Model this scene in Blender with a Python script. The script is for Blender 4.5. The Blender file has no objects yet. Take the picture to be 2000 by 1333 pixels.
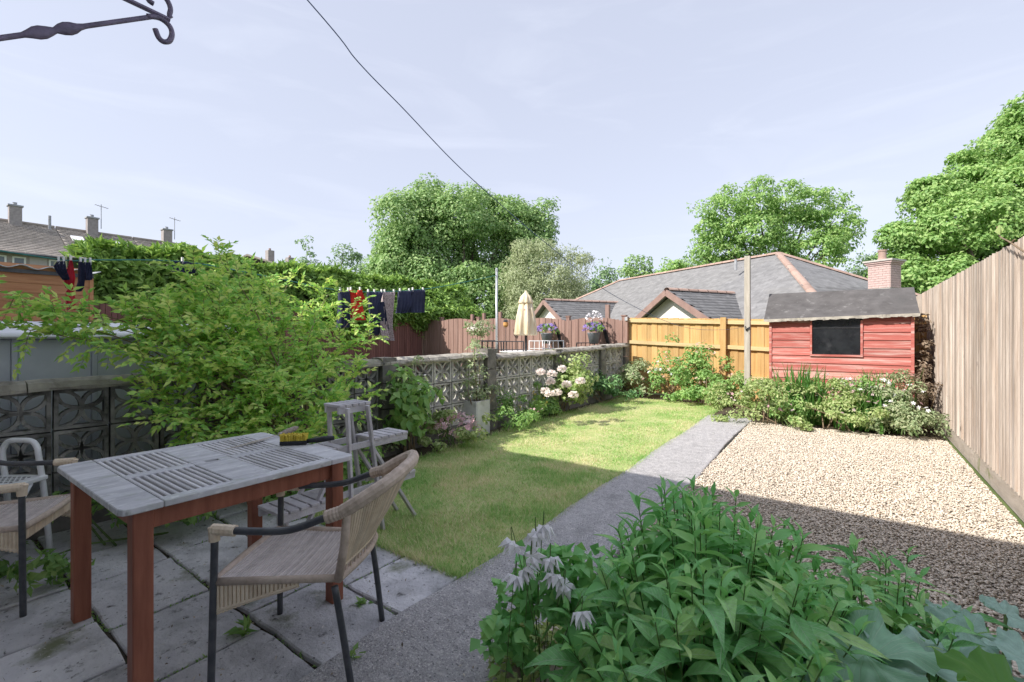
import bpy, math, random
import numpy as np
from mathutils import Vector, Matrix
random.seed(11); rng = np.random.default_rng(11)
S = bpy.context.scene
COL = S.collection
R = math.radians

# ---------------------------------------------------------------- camera, sky, sun, exposure
FPX, HZ, EYE = 900.0, 657.0, 1.4
YAW = R(35.84)
cam = bpy.data.cameras.new('camera'); camo = bpy.data.objects.new('camera', cam); COL.objects.link(camo)
cam.sensor_width = 36.0; cam.lens = 36.0 * FPX / 2000.0
cam.shift_y = -(666.5 - HZ) / 2000.0
cam.clip_start = 0.05; cam.clip_end = 3000
camo.location = (0, 0, EYE); camo.rotation_euler = (R(90), 0, YAW)
S.camera = camo

SUN_L = Vector((.50, 1.0, -.96)).normalized()          # the way the light travels
W = bpy.data.worlds.new('World'); S.world = W; W.use_nodes = True
nt = W.node_tree; nt.nodes.clear()
def wn(t, **k):
    n = nt.nodes.new(t)
    for a, b in k.items(): setattr(n, a, b)
    return n
sky = wn('ShaderNodeTexSky', sky_type='NISHITA', sun_disc=False)
sky.sun_elevation = math.asin(-SUN_L.z); sky.sun_rotation = math.atan2(-SUN_L.x, -SUN_L.y) % (2 * math.pi)
sky.air_density = 1.0; sky.dust_density = 1.6; sky.ozone_density = 1.0
hsv = wn('ShaderNodeHueSaturation'); hsv.inputs['Saturation'].default_value = 0.45; hsv.inputs['Value'].default_value = .92
tc = wn('ShaderNodeTexCoord')
sep = wn('ShaderNodeSeparateXYZ')
mp = wn('ShaderNodeMapping'); mp.inputs['Scale'].default_value = (1.0, 1.0, 5.5); mp.inputs['Rotation'].default_value = (0.25, 0.1, 0.6)
nz = wn('ShaderNodeTexNoise'); nz.inputs['Scale'].default_value = 2.6; nz.inputs['Detail'].default_value = 7; nz.inputs['Roughness'].default_value = .55; nz.inputs['Distortion'].default_value = .8
rp = wn('ShaderNodeValToRGB'); rp.color_ramp.elements[0].position = .5; rp.color_ramp.elements[1].position = .82
veil = wn('ShaderNodeMixRGB'); veil.inputs['Color2'].default_value = (2.36, 2.54, 3.2, 1); veil.inputs['Fac'].default_value = .72
cl = wn('ShaderNodeMixRGB'); cl.inputs['Color2'].default_value = (4.6, 4.75, 5.2, 1)
mul = wn('ShaderNodeMath', operation='MULTIPLY'); mul.inputs[1].default_value = .15
bg = wn('ShaderNodeBackground'); bg.inputs['Strength'].default_value = 0.1
out = wn('ShaderNodeOutputWorld')
L = nt.links.new
L(sky.outputs[0], hsv.inputs['Color']); L(hsv.outputs[0], veil.inputs['Color1'])
L(tc.outputs['Generated'], mp.inputs[0]); L(mp.outputs[0], nz.inputs['Vector']); L(nz.outputs['Fac'], rp.inputs[0])
L(rp.outputs[0], mul.inputs[0]); L(mul.outputs[0], cl.inputs['Fac'])
L(veil.outputs[0], cl.inputs['Color1']); L(cl.outputs[0], bg.inputs['Color']); L(bg.outputs[0], out.inputs[0])

sl = bpy.data.lights.new('sun', 'SUN'); sl.energy = 2.15; sl.angle = R(.53); sl.color = (1.0, .945, .86)
slo = bpy.data.objects.new('sun', sl); COL.objects.link(slo); slo.location = (-20, -16, 20)
slo.rotation_euler = SUN_L.to_track_quat('-Z', 'Y').to_euler()
S.view_settings.view_transform = 'Standard'; S.view_settings.look = 'None'; S.view_settings.gamma = 1
S.view_settings.use_curve_mapping = False
S.view_settings.exposure = 1.55
S.cycles.max_bounces = 8; S.cycles.diffuse_bounces = 4; S.cycles.transparent_max_bounces = 12
S.cycles.use_denoising = True

# ---------------------------------------------------------------- places: the lens and height give real points for what the photo shows
CS, SN = math.cos(YAW), math.sin(YAW)
def PD(x, y, d):                       # a point at distance d along the view axis
    l = (x - 1000) / FPX * d
    return Vector((-SN * d + CS * l, CS * d + SN * l, EYE + (HZ - y) / FPX * d))
def PG(x, y, z=0.0): return PD(x, y, (EYE - z) * FPX / (y - HZ))
def PXX(x, y, X):
    u = (x - 1000) / FPX; return PD(x, y, X / (-SN + CS * u))
def PYY(x, y, Y):
    u = (x - 1000) / FPX; return PD(x, y, Y / (CS + SN * u))
def proj(p):
    d = -SN * p[0] + CS * p[1]; l = CS * p[0] + SN * p[1]
    return (1000 + FPX * l / d, HZ - (p[2] - EYE) * FPX / d, d) if d > .05 else (-9e3, -9e3, d)
def gz(Y): return min(.16, .02 * max(0.0, Y - 2.5))
def sm(a, b, x):
    t = min(1, max(0, (x - a) / (b - a))); return t * t * (3 - 2 * t)

# ---------------------------------------------------------------- mesh helpers
class MB:
    def __init__(s): s.v = []; s.f = []
    def add(s, vs, fs):
        n = len(s.v); s.v += [tuple(p) for p in vs]; s.f += [tuple(i + n for i in f) for f in fs]; return s
    def box(s, c, d, rot=None):
        x, y, z = d[0] / 2, d[1] / 2, d[2] / 2
        vs = [Vector(p) for p in ((-x,-y,-z),(x,-y,-z),(x,y,-z),(-x,y,-z),(-x,-y,z),(x,-y,z),(x,y,z),(-x,y,z))]
        if rot is not None: vs = [rot @ p for p in vs]
        c = Vector(c)
        return s.add([p + c for p in vs], [(0,3,2,1),(4,5,6,7),(0,1,5,4),(1,2,6,5),(2,3,7,6),(3,0,4,7)])
    def span(s, x0, x1, y0, y1, z0, z1):
        return s.box(((x0+x1)/2, (y0+y1)/2, (z0+z1)/2), (abs(x1-x0), abs(y1-y0), abs(z1-z0)))
    def beam(s, p, q, w, h, up=(0, 0, 1)):
        p, q = Vector(p), Vector(q); t = (q - p).normalized(); up = Vector(up)
        if abs(t.dot(up)) > .98: up = Vector((1, 0, 0))
        a = t.cross(up).normalized() * w / 2; b = a.cross(t).normalized() * h / 2
        vs = [p-a-b, p+a-b, p+a+b, p-a+b, q-a-b, q+a-b, q+a+b, q-a+b]
        return s.add(vs, [(0,3,2,1),(4,5,6,7),(0,1,5,4),(1,2,6,5),(2,3,7,6),(3,0,4,7)])
    def tube(s, pts, r, n=8, cap=True, flat=1.0):
        pts = [Vector(p) for p in pts]; m = len(pts)
        rr = list(r) if hasattr(r, '__len__') else [r] * m
        t0 = (pts[1] - pts[0]).normalized(); u = t0.orthogonal().normalized(); rings = []
        for i, p in enumerate(pts):
            t = (pts[min(i+1, m-1)] - pts[max(i-1, 0)])
            t = t.normalized() if t.length > 1e-9 else t0
            u = (u - t * u.dot(t)); u = u.normalized() if u.length > 1e-6 else t.orthogonal().normalized()
            w = t.cross(u)
            rings.append([p + (u * math.cos(2*math.pi*k/n) + w * math.sin(2*math.pi*k/n) * flat) * rr[i] for k in range(n)])
        fs = []
        for i in range(m - 1):
            for k in range(n):
                a, b = i*n + k, i*n + (k+1) % n; fs.append((a, b, b+n, a+n))
        if cap: fs += [tuple(range(n-1, -1, -1)), tuple(range((m-1)*n, m*n))]
        return s.add([p for g in rings for p in g], fs)
    def lathe(s, prof, c=(0,0,0), n=16, rad=None):
        c = Vector(c); vs = []; m = len(prof)
        for i, (r, z) in enumerate(prof):
            for k in range(n):
                a = 2*math.pi*k/n; q = r * (rad(a, i) if rad else 1)
                vs.append(c + Vector((q*math.cos(a), q*math.sin(a), z)))
        fs = [(i*n+k, i*n+(k+1)%n, (i+1)*n+(k+1)%n, (i+1)*n+k) for i in range(m-1) for k in range(n)]
        fs += [tuple(range(n-1,-1,-1)), tuple(range((m-1)*n, m*n))]
        return s.add(vs, fs)
    def prism(s, poly, a, b):          # poly of 3D points swept from offset a to offset b
        a, b = Vector(a), Vector(b); n = len(poly); P = [Vector(p) for p in poly]
        return s.add([p+a for p in P] + [p+b for p in P],
                     [tuple(range(n-1,-1,-1)), tuple(range(n, 2*n))] + [(k, (k+1)%n, n+(k+1)%n, n+k) for k in range(n)])
    def grid(s, fn, nu, nv):
        vs = [fn(i/nu, j/nv) for j in range(nv+1) for i in range(nu+1)]
        return s.add(vs, [(j*(nu+1)+i, j*(nu+1)+i+1, (j+1)*(nu+1)+i+1, (j+1)*(nu+1)+i) for j in range(nv) for i in range(nu)])

def put(o, parent=None, label=None, cat=None, group=None, kind=None):
    COL.objects.link(o)
    if parent is not None: o.parent = parent
    if label: o['label'] = label
    if cat: o['category'] = cat
    if group: o['group'] = group
    if kind: o['kind'] = kind
    return o
def mesh(name, mb, mat, smooth=False, off=None):
    me = bpy.data.meshes.new(name)
    vs = mb.v if off is None else [(p[0]-off[0], p[1]-off[1], p[2]-off[2]) for p in mb.v]
    me.from_pydata(vs, [], mb.f); me.materials.append(mat)
    if smooth: me.polygons.foreach_set('use_smooth', [True] * len(me.polygons))
    me.update(); return me
def obj(name, mb, mat, parent=None, smooth=False, bevel=0, world=True, **k):
    """one mesh object; with a parent the points are world points unless world=False (parents are not rotated in that case)"""
    off = None
    if parent is not None and world: off = wloc(parent)
    o = bpy.data.objects.new(name, mesh(name, mb, mat, smooth, off)); put(o, parent, **k)
    if bevel:
        b = o.modifiers.new('b', 'BEVEL'); b.width = bevel; b.segments = 1; b.limit_method = 'ANGLE'
    return o
def wloc(o):
    p = Vector(o.location)
    while o.parent is not None: o = o.parent; p = p + Vector(o.location)
    return p
def empty(name, loc, label=None, cat=None, group=None, rz=0.0, kind=None):
    o = bpy.data.objects.new(name, None); o.location = loc; o.rotation_euler = (0, 0, rz); o.empty_display_size = .1
    return put(o, None, label, cat, group, kind)
def inst(name, me, loc, parent=None, rot=None, scale=None, **k):
    o = bpy.data.objects.new(name, me); put(o, parent, **k)
    if rot is not None: o.rotation_euler = rot
    if scale is not None: o.scale = scale
    p = Vector(loc)
    if parent is not None: p = p - wloc(parent)
    o.location = p; return o
def copy_tree(o, parent=None):
    c = o.copy(); COL.objects.link(c)
    if parent is not None: c.parent = parent
    for ch in list(o.children): copy_tree(ch, c)
    return c

# ---------------------------------------------------------------- materials
def nodes(name):
    m = bpy.data.materials.new(name); m.use_nodes = True; t = m.node_tree; t.nodes.clear()
    return m, t
def N(t, ty, **k):
    n = t.nodes.new(ty)
    for a, b in k.items():
        if a in n.inputs: n.inputs[a].default_value = b
        else: setattr(n, a, b)
    return n
def c4(c): return (c[0], c[1], c[2], 1)
def mat(name, cols, scale=6, stretch=(1,1,1), rough=.8, bump=.25, bscale=None, var=.0, isl=.0, spec=.3, over=(), detail=6, metal=0, coord='Object', dist=.01, warm=0.0):
    """cols: [(pos, rgb)...] along a noise; over: [(rgb, scale, lo, hi, stretch)] patches of another colour; var/isl: brightness change per object / per piece"""
    m, t = nodes(name); lk = t.links.new
    if coord == 'World':
        g = N(t, 'ShaderNodeNewGeometry'); src = g.outputs['Position']
    else:
        g = N(t, 'ShaderNodeTexCoord'); src = g.outputs['Object']
    oi = N(t, 'ShaderNodeObjectInfo')
    ad = N(t, 'ShaderNodeVectorMath', operation='ADD')
    mulr = N(t, 'ShaderNodeMath', operation='MULTIPLY'); mulr.inputs[1].default_value = 37.0 if coord != 'World' else 0.0
    lk(oi.outputs['Random'], mulr.inputs[0]); lk(src, ad.inputs[0]); lk(mulr.outputs[0], ad.inputs[1])
    def noise(sc, st, det=detail):
        mpn = N(t, 'ShaderNodeMapping'); mpn.inputs['Scale'].default_value = st; lk(ad.outputs[0], mpn.inputs[0])
        nn = N(t, 'ShaderNodeTexNoise', Scale=sc, Detail=det, Roughness=.6); lk(mpn.outputs[0], nn.inputs['Vector']); return nn
    n1 = noise(scale, stretch); cr = N(t, 'ShaderNodeValToRGB'); e = cr.color_ramp.elements
    if len(cols) == 1: cols = [(.3, [q*.9 for q in cols[0][1]]), (.7, [min(1, q*1.1) for q in cols[0][1]])]
    e[0].position, e[0].color = cols[0][0], c4(cols[0][1]); e[1].position, e[1].color = cols[-1][0], c4(cols[-1][1])
    for p, c in cols[1:-1]:
        q = e.new(p); q.color = c4(c)
    lk(n1.outputs['Fac'], cr.inputs[0]); colr = cr.outputs[0]
    for ov in over:
        c, sc, lo, hi = ov[:4]; st = ov[4] if len(ov) > 4 else (1,1,1)
        n2 = noise(sc, st, 8); mr = N(t, 'ShaderNodeMapRange'); mr.inputs[1].default_value = lo; mr.inputs[2].default_value = hi
        mr.inputs[4].default_value = ov[5] if len(ov) > 5 else 1.0
        lk(n2.outputs['Fac'], mr.inputs[0]); mx = N(t, 'ShaderNodeMixRGB'); mx.inputs['Color2'].default_value = c4(c)
        lk(mr.outputs[0], mx.inputs['Fac']); lk(colr, mx.inputs['Color1']); colr = mx.outputs[0]
    if var or isl:
        h = N(t, 'ShaderNodeHueSaturation'); mr = N(t, 'ShaderNodeMapRange'); a = max(var, isl)
        mr.inputs[3].default_value = 1 - a; mr.inputs[4].default_value = 1 + a
        if isl: gg = N(t, 'ShaderNodeNewGeometry'); lk(gg.outputs['Random Per Island'], mr.inputs[0])
        else: lk(oi.outputs['Random'], mr.inputs[0])
        lk(mr.outputs[0], h.inputs['Value']); lk(colr, h.inputs['Color']); colr = h.outputs[0]
    p = N(t, 'ShaderNodeBsdfPrincipled', Roughness=rough, Metallic=metal); p.inputs['Specular IOR Level'].default_value = spec
    lk(colr, p.inputs['Base Color'])
    if bump:
        nb = noise(bscale or scale*4, stretch); b = N(t, 'ShaderNodeBump', Strength=bump, Distance=dist)
        lk(nb.outputs['Fac'], b.inputs['Height']); lk(b.outputs[0], p.inputs['Normal'])
    o = N(t, 'ShaderNodeOutputMaterial'); lk(p.outputs[0], o.inputs[0]); return m
def leafmat(name, cols, trans=.35, rough=.5, by='island', spec=.35):
    m, t = nodes(name); lk = t.links.new
    if by == 'island': g = N(t, 'ShaderNodeNewGeometry'); r = g.outputs['Random Per Island']
    else: g = N(t, 'ShaderNodeObjectInfo'); r = g.outputs['Random']
    cr = N(t, 'ShaderNodeValToRGB'); e = cr.color_ramp.elements; k = len(cols)
    for i, c in enumerate(cols):
        q = e[i] if i < 2 else e.new(.5)
        q.color = c4(c)
    for i in range(k): e[i].position = i / (k - 1)
    # re-set colours after positions are final
    for i, c in enumerate(cols): e[i].color = c4(c)
    lk(r, cr.inputs[0])
    p = N(t, 'ShaderNodeBsdfPrincipled', Roughness=rough); p.inputs['Specular IOR Level'].default_value = spec
    tr = N(t, 'ShaderNodeBsdfTranslucent'); h = N(t, 'ShaderNodeHueSaturation', Value=1.25, Saturation=1.1, Hue=.49)
    mx = N(t, 'ShaderNodeMixShader', Fac=trans); o = N(t, 'ShaderNodeOutputMaterial')
    lk(cr.outputs[0], p.inputs['Base Color']); lk(cr.outputs[0], h.inputs['Color']); lk(h.outputs[0], tr.inputs['Color'])
    lk(p.outputs[0], mx.inputs[1]); lk(tr.outputs[0], mx.inputs[2]); lk(mx.outputs[0], o.inputs[0]); return m
def veined(name, cols, rough, palm=False):
    m, t = nodes(name); lk = t.links.new
    tc_ = N(t, 'ShaderNodeTexCoord'); sp = N(t, 'ShaderNodeSeparateXYZ'); lk(tc_.outputs['Object'], sp.inputs[0])
    def op(o, a, b=None, c=None):
        n_ = N(t, 'ShaderNodeMath', operation=o)
        for i, q in enumerate((a, b, c)):
            if q is None: continue
            if isinstance(q, (int, float)): n_.inputs[i].default_value = q
            else: lk(q, n_.inputs[i])
        return n_.outputs[0]
    x, y = sp.outputs[0], sp.outputs[1]
    if palm:
        r_ = op('SQRT', op('ADD', op('MULTIPLY', x, x), op('MULTIPLY', y, y))); a = op('ARCTAN2', x, y)
        mid_ = op('MULTIPLY', op('ABSOLUTE', op('SINE', op('MULTIPLY', a, 2.5))), r_)
        side = op('SINE', op('MULTIPLY', op('SUBTRACT', r_, op('MULTIPLY', mid_, 1.1)), 95.0)); w1 = .010
    else:
        mid_ = op('ABSOLUTE', x); side = op('SINE', op('MULTIPLY', op('SUBTRACT', y, op('MULTIPLY', mid_, 1.6)), 62.0)); w1 = .010
    v1 = op('SUBTRACT', 1.0, op('SMOOTH_MIN', op('DIVIDE', mid_, w1), 1.0, .2)); v1 = op('MAXIMUM', v1, 0.0)
    v2 = op('MULTIPLY', op('MAXIMUM', op('SUBTRACT', side, .8), 0.0), 2.2)
    v = op('MAXIMUM', v1, v2)
    oi = N(t, 'ShaderNodeObjectInfo'); cr = N(t, 'ShaderNodeValToRGB'); e = cr.color_ramp.elements; k = len(cols)
    while len(e) < k: e.new(.5)
    for i, c in enumerate(cols): e[i].position = i/(k-1)
    for i, c in enumerate(cols): e[i].color = c4(c)
    lk(oi.outputs['Random'], cr.inputs[0])
    nn = N(t, 'ShaderNodeTexNoise', Scale=9.0, Detail=5.0); lk(tc_.outputs['Object'], nn.inputs['Vector'])
    h = N(t, 'ShaderNodeHueSaturation'); lk(op('MULTIPLY_ADD', nn.outputs['Fac'], .7, .65), h.inputs['Value']); lk(cr.outputs[0], h.inputs['Color'])
    mx = N(t, 'ShaderNodeMixRGB'); mx.inputs['Color2'].default_value = (.62, .74, .56, 1); lk(op('MULTIPLY', v, .7), mx.inputs['Fac']); lk(h.outputs[0], mx.inputs['Color1'])
    b = N(t, 'ShaderNodeBump', Strength=.35, Distance=.01); lk(op('SUBTRACT', nn.outputs['Fac'], v), b.inputs['Height'])
    p = N(t, 'ShaderNodeBsdfPrincipled', Roughness=rough); p.inputs['Specular IOR Level'].default_value = .45; lk(mx.outputs[0], p.inputs['Base Color']); lk(b.outputs[0], p.inputs['Normal'])
    tr = N(t, 'ShaderNodeBsdfTranslucent'); lk(mx.outputs[0], tr.inputs['Color']); ms = N(t, 'ShaderNodeMixShader', Fac=.22); o = N(t, 'ShaderNodeOutputMaterial')
    lk(p.outputs[0], ms.inputs[1]); lk(tr.outputs[0], ms.inputs[2]); lk(ms.outputs[0], o.inputs[0]); return m
def glass(name, c, rough=.08):
    m, t = nodes(name); p = N(t, 'ShaderNodeBsdfPrincipled', Roughness=rough); p.inputs['Base Color'].default_value = c4(c)
    p.inputs['Specular IOR Level'].default_value = .6
    o = N(t, 'ShaderNodeOutputMaterial'); t.links.new(p.outputs[0], o.inputs[0]); return m

M = {}
M['soil'] = mat('soil', [(.3,(.05,.04,.03)),(.7,(.13,.10,.07))], 9, bump=.8, coord='World', dist=.03)
M['field'] = mat('field', [(.3,(.07,.11,.03)),(.7,(.16,.20,.07))], .8, bump=.3, coord='World')
M['lawn'] = mat('lawn', [(.25,(.26,.38,.12)),(.5,(.44,.47,.20)),(.75,(.62,.56,.33))], 2.2, bump=.5, bscale=90, coord='World', over=[((.46,.42,.24),7,.55,.75)], dist=.02)
M['blade'] = leafmat('grass_blade', [(.22,.46,.11),(.37,.57,.18),(.58,.62,.30),(.78,.70,.47)], .3, .6)
t_ = M['blade'].node_tree                                        # dry patches: straw where the turf is thin
rmp = [q for q in t_.nodes if q.type == 'VALTORGB'][0]; src_ = rmp.inputs[0].links[0].from_socket
gp0 = N(t_, 'ShaderNodeNewGeometry'); nz0 = N(t_, 'ShaderNodeTexNoise', Scale=1.9, Detail=5.0); t_.links.new(gp0.outputs['Position'], nz0.inputs['Vector'])
ma = N(t_, 'ShaderNodeMath', operation='MULTIPLY_ADD'); ma.inputs[1].default_value = 2.4; ma.inputs[2].default_value = -1.2; t_.links.new(nz0.outputs['Fac'], ma.inputs[0])
mb = N(t_, 'ShaderNodeMath', operation='ADD'); mb.use_clamp = True; t_.links.new(ma.outputs[0], mb.inputs[0]); t_.links.new(src_, mb.inputs[1]); t_.links.new(mb.outputs[0], rmp.inputs[0])
M['path'] = mat('path_concrete', [(.3,(.36,.345,.355)),(.55,(.48,.465,.475)),(.75,(.62,.60,.60))], 18, bump=.9, bscale=95, coord='World', rough=.9, over=[((.74,.72,.70),105,.53,.64),((.15,.15,.16),85,.56,.66),((.20,.20,.20),3.5,.55,.75,(1,1,1),.5),((.74,.71,.68),15,.60,.70,(.8,1.1,1),.5)], dist=.02)
M['slab'] = mat('paving_slab', [(.25,(.50,.495,.52)),(.6,(.68,.67,.69)),(.8,(.76,.745,.745))], 5, bump=.8, bscale=34, var=.16, rough=.85, over=[((.24,.24,.25),4.2,.50,.72,(1,1,1),.65),((.12,.14,.05),3.1,.58,.70,(1,1,1),.85),((.72,.70,.67),75,.64,.70),((.09,.09,.085),16,.60,.72),((.10,.10,.10),48,.62,.70)], dist=.018)
M['joint'] = mat('joint_dirt', [(.3,(.035,.03,.022)),(.7,(.10,.085,.06))], 22, bump=.8, coord='World', over=[((.08,.12,.03),5,.55,.68)], dist=.02)
M['gravel'] = mat('gravel_stone', [(.2,(.53,.46,.385)),(.5,(.68,.595,.50)),(.8,(.77,.70,.61))], 40, bump=.2, isl=.26, rough=.75, coord='World', over=[((.50,.34,.20),33,.60,.70)])
M['gravelbed'] = mat('gravel_bed', [(.3,(.42,.36,.29)),(.7,(.68,.60,.50))], 60, bump=1, coord='World', dist=.02)
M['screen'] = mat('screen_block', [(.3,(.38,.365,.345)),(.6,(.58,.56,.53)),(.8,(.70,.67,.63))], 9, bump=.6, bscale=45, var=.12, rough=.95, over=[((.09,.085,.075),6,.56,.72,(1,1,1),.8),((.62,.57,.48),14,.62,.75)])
M['screen_dark'] = mat('dark_screen_block', [(.3,(.17,.165,.16)),(.6,(.34,.33,.31)),(.8,(.50,.48,.45))], 9, bump=.6, bscale=45, var=.15, rough=.95, over=[((.05,.05,.04),6,.5,.66,(1,1,1),.85),((.14,.16,.08),10,.62,.75)])  # darker screen block colour with dark and green blotches
M['coping'] = mat('coping', [(.3,(.26,.24,.21)),(.6,(.44,.41,.36)),(.8,(.58,.54,.47))], 7, bump=.8, bscale=30, var=.1, rough=.95, over=[((.10,.095,.085),8,.56,.72),((.50,.47,.30),20,.64,.74)])
M['pier'] = mat('pier', [(.3,(.11,.105,.10)),(.7,(.27,.25,.23))], 7, bump=.7, bscale=40, var=.12, rough=.95, over=[((.45,.42,.36),9,.62,.78)])
M['fence_grey'] = mat('weathered_board', [(.25,(.28,.225,.185)),(.5,(.45,.385,.335)),(.75,(.58,.525,.475))], 3.0, (7,7,.8), rough=.9, bump=.6, bscale=14, var=.24, over=[((.40,.28,.20),2.2,.55,.72,(5,5,.5),.7),((.13,.10,.08),11,.67,.73,(1,1,.55),.85),((.66,.62,.57),4,.58,.75,(7,7,.5),.7)])
M['gravelboard'] = mat('gravel_board', [(.3,(.36,.31,.26)),(.7,(.52,.46,.40))], 3, (1,1,6), bump=.4, var=.1, over=[((.20,.22,.10),5,.6,.75)])
M['fence_orange'] = mat('treated_board', [(.25,(.42,.245,.09)),(.5,(.55,.35,.145)),(.75,(.62,.43,.205))], 2.2, (9,9,.9), bump=.3, bscale=14, var=.15, over=[((.36,.18,.06),7,.68,.76,(3,3,1)),((.66,.48,.25),2,.6,.75,(6,6,.6),.7)])
M['rail'] = mat('pale_rail', [(.3,(.55,.40,.20)),(.7,(.68,.53,.30))], 3, (.8,9,9), bump=.3, var=.08)
M['fence_brown'] = mat('brown_stained_board', [(.3,(.24,.145,.12)),(.7,(.36,.235,.20))], 2.5, (8,8,.8), bump=.3, var=.13, over=[((.43,.33,.29),3,.6,.78,(6,6,.5),.7)])
M['fence_dark'] = mat('dark_maroon_board', [(.3,(.16,.075,.07)),(.7,(.25,.12,.105))], 2.5, (8,8,.8), bump=.3, isl=.2)
M['shed_red'] = mat('shed_red_paint', [(.25,(.38,.10,.085)),(.6,(.51,.165,.14)),(.8,(.57,.24,.205))], 3, (.6,5,5), bump=.5, bscale=10, var=.18, rough=.85, over=[((.64,.47,.43),2.0,.50,.70,(.7,6,12),.8)])
M['shed_worn'] = mat('shed_worn_paint', [(.25,(.42,.13,.11)),(.5,(.55,.25,.21)),(.7,(.64,.46,.41))], 2.4, (.7,6,9), bump=.4, bscale=10, var=.08, rough=.9, over=[((.70,.60,.54),2.6,.54,.70,(.6,6,12),.8)])
M['felt'] = mat('roof_felt', [(.3,(.085,.08,.08)),(.6,(.125,.118,.118)),(.8,(.175,.165,.165))], 6, bump=.6, bscale=160, rough=.95, over=[((.30,.30,.29),9,.60,.78,(1,1,1),.7),((.08,.08,.08),3,.6,.7)])
M['glass_dark'] = mat('shed_pane', [(.4,(.012,.013,.016)),(.6,(.022,.024,.028))], 6, bump=0, rough=.16, spec=.5, over=[((.22,.21,.20),30,.70,.76,(1,1,1),.6),((.09,.09,.10),4,.58,.8,(1,1,1),.7)])
M['glass'] = glass('window_pane', (.12,.15,.18), .08)
M['post_wood'] = mat('weathered_post', [(.3,(.34,.31,.265)),(.7,(.52,.475,.415))], 3, (9,9,.7), bump=.5, over=[((.20,.17,.13),4,.62,.76,(6,6,.6))])
M['slate'] = mat('slate', [(.3,(.175,.173,.176)),(.7,(.245,.243,.246))], 4, bump=.25, var=.13, rough=.7, over=[((.38,.38,.38),5,.62,.76,(1,1,1),.6)])
M['slate_many'] = mat('slate_many', [(.3,(.175,.173,.176)),(.7,(.245,.243,.246))], 4, bump=.25, isl=.1, rough=.7, coord='World', over=[((.38,.38,.38),5,.62,.76,(1,1,1),.6)])
M['terracotta'] = mat('terracotta', [(.3,(.36,.245,.20)),(.7,(.45,.325,.275))], 5, bump=.3, var=.12)
M['render_white'] = mat('white_render', [(.3,(.74,.72,.66)),(.7,(.82,.80,.75))], 3, bump=.2, bscale=60)
M['barge'] = mat('barge_board', [(.3,(.26,.17,.15)),(.7,(.34,.23,.20))], 4, bump=.1)
M['brick_pink'] = mat('chimney_brick', [(.3,(.46,.32,.30)),(.7,(.57,.43,.40))], 12, bump=.3, isl=.14)
M['mortar'] = mat('mortar', [(.3,(.42,.39,.36)),(.7,(.52,.49,.46))], 12, bump=.3)
M['tile_far'] = mat('concrete_tile', [(.3,(.28,.245,.215)),(.7,(.39,.35,.31))], 3, bump=.3, isl=.12, coord='World', over=[((.22,.20,.18),1.2,.55,.7,(1,1,1),.6)])
M['brick_far'] = mat('grey_brick', [(.3,(.26,.235,.23)),(.7,(.38,.345,.335))], 6, bump=.3, var=.06)
M['upvc'] = mat('white_frame', [(.3,(.74,.75,.77)),(.7,(.82,.83,.85))], 5, bump=0, rough=.4)
M['panel_far'] = mat('render_panel', [(.3,(.40,.37,.37)),(.7,(.48,.45,.45))], 3, bump=.1)
M['lead'] = mat('lead', [(.4,(.30,.31,.33)),(.6,(.40,.41,.43))], 6, bump=.1)
M['metal_grey'] = mat('galvanised', [(.4,(.48,.50,.53)),(.6,(.60,.62,.65))], 9, bump=.05, rough=.4, metal=.5)
M['metal_black'] = mat('black_metal', [(.4,(.022,.022,.025)),(.6,(.04,.04,.045))], 20, bump=.1, rough=.4, spec=.5)
M['metal_char'] = mat('charcoal_tube', [(.4,(.055,.06,.07)),(.6,(.085,.09,.10))], 20, bump=.05, rough=.33, spec=.5)
M['iron'] = mat('painted_iron', [(.4,(.14,.115,.19)),(.6,(.22,.18,.29))], 30, bump=.25, rough=.35, spec=.5)
M['white_metal'] = mat('white_enamel', [(.4,(.78,.79,.80)),(.6,(.86,.87,.88))], 15, bump=.1, rough=.4, over=[((.35,.33,.30),30,.68,.76)])
M['tabletop'] = mat('weathered_tabletop', [(.25,(.40,.40,.42)),(.55,(.58,.58,.60)),(.8,(.74,.74,.76))], 4, (5,.7,1), bump=.35, bscale=20, var=.1, rough=.75, over=[((.82,.83,.80),16,.56,.70,(2.5,1,1),.85),((.34,.38,.30),5,.56,.72,(2,1,1),.7),((.22,.21,.21),20,.60,.70,(6,.8,1),.6)])
M['tableslat'] = mat('table_slat', [(.3,(.50,.495,.51)),(.7,(.72,.715,.73))], 5, (.7,6,1), bump=.3, bscale=25, var=.16, rough=.75)
M['tablelegs'] = mat('red_hardwood', [(.3,(.22,.075,.045)),(.7,(.40,.15,.09))], 3, (7,7,.7), bump=.2, var=.05, rough=.5, spec=.4)
M['stand'] = mat('grey_softwood', [(.3,(.46,.44,.46)),(.7,(.66,.64,.66))], 4, (3,3,3), bump=.3, bscale=30, var=.12, rough=.85)
M['wicker'] = mat('brown_wicker', [(.3,(.44,.35,.28)),(.7,(.64,.53,.45))], 30, (1,1,1), bump=.5, bscale=160, isl=.1, rough=.7, dist=.003)
M['wicker_pale'] = mat('pale_wicker', [(.3,(.66,.53,.39)),(.7,(.80,.69,.54))], 30, bump=.4, bscale=160, isl=.12, rough=.7, dist=.003)
M['wicker_seat'] = mat('seat_wicker', [(.3,(.52,.46,.435)),(.7,(.68,.62,.585))], 30, bump=.4, bscale=160, isl=.12, rough=.75, dist=.003)
M['plastic_grey'] = mat('grey_plastic_panel', [(.4,(.54,.57,.63)),(.6,(.61,.64,.70))], 4, bump=.05, rough=.45, var=.05)
M['plastic_white'] = mat('white_plastic_roof', [(.4,(.74,.75,.78)),(.6,(.82,.83,.85))], 4, bump=.05, rough=.4)
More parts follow.
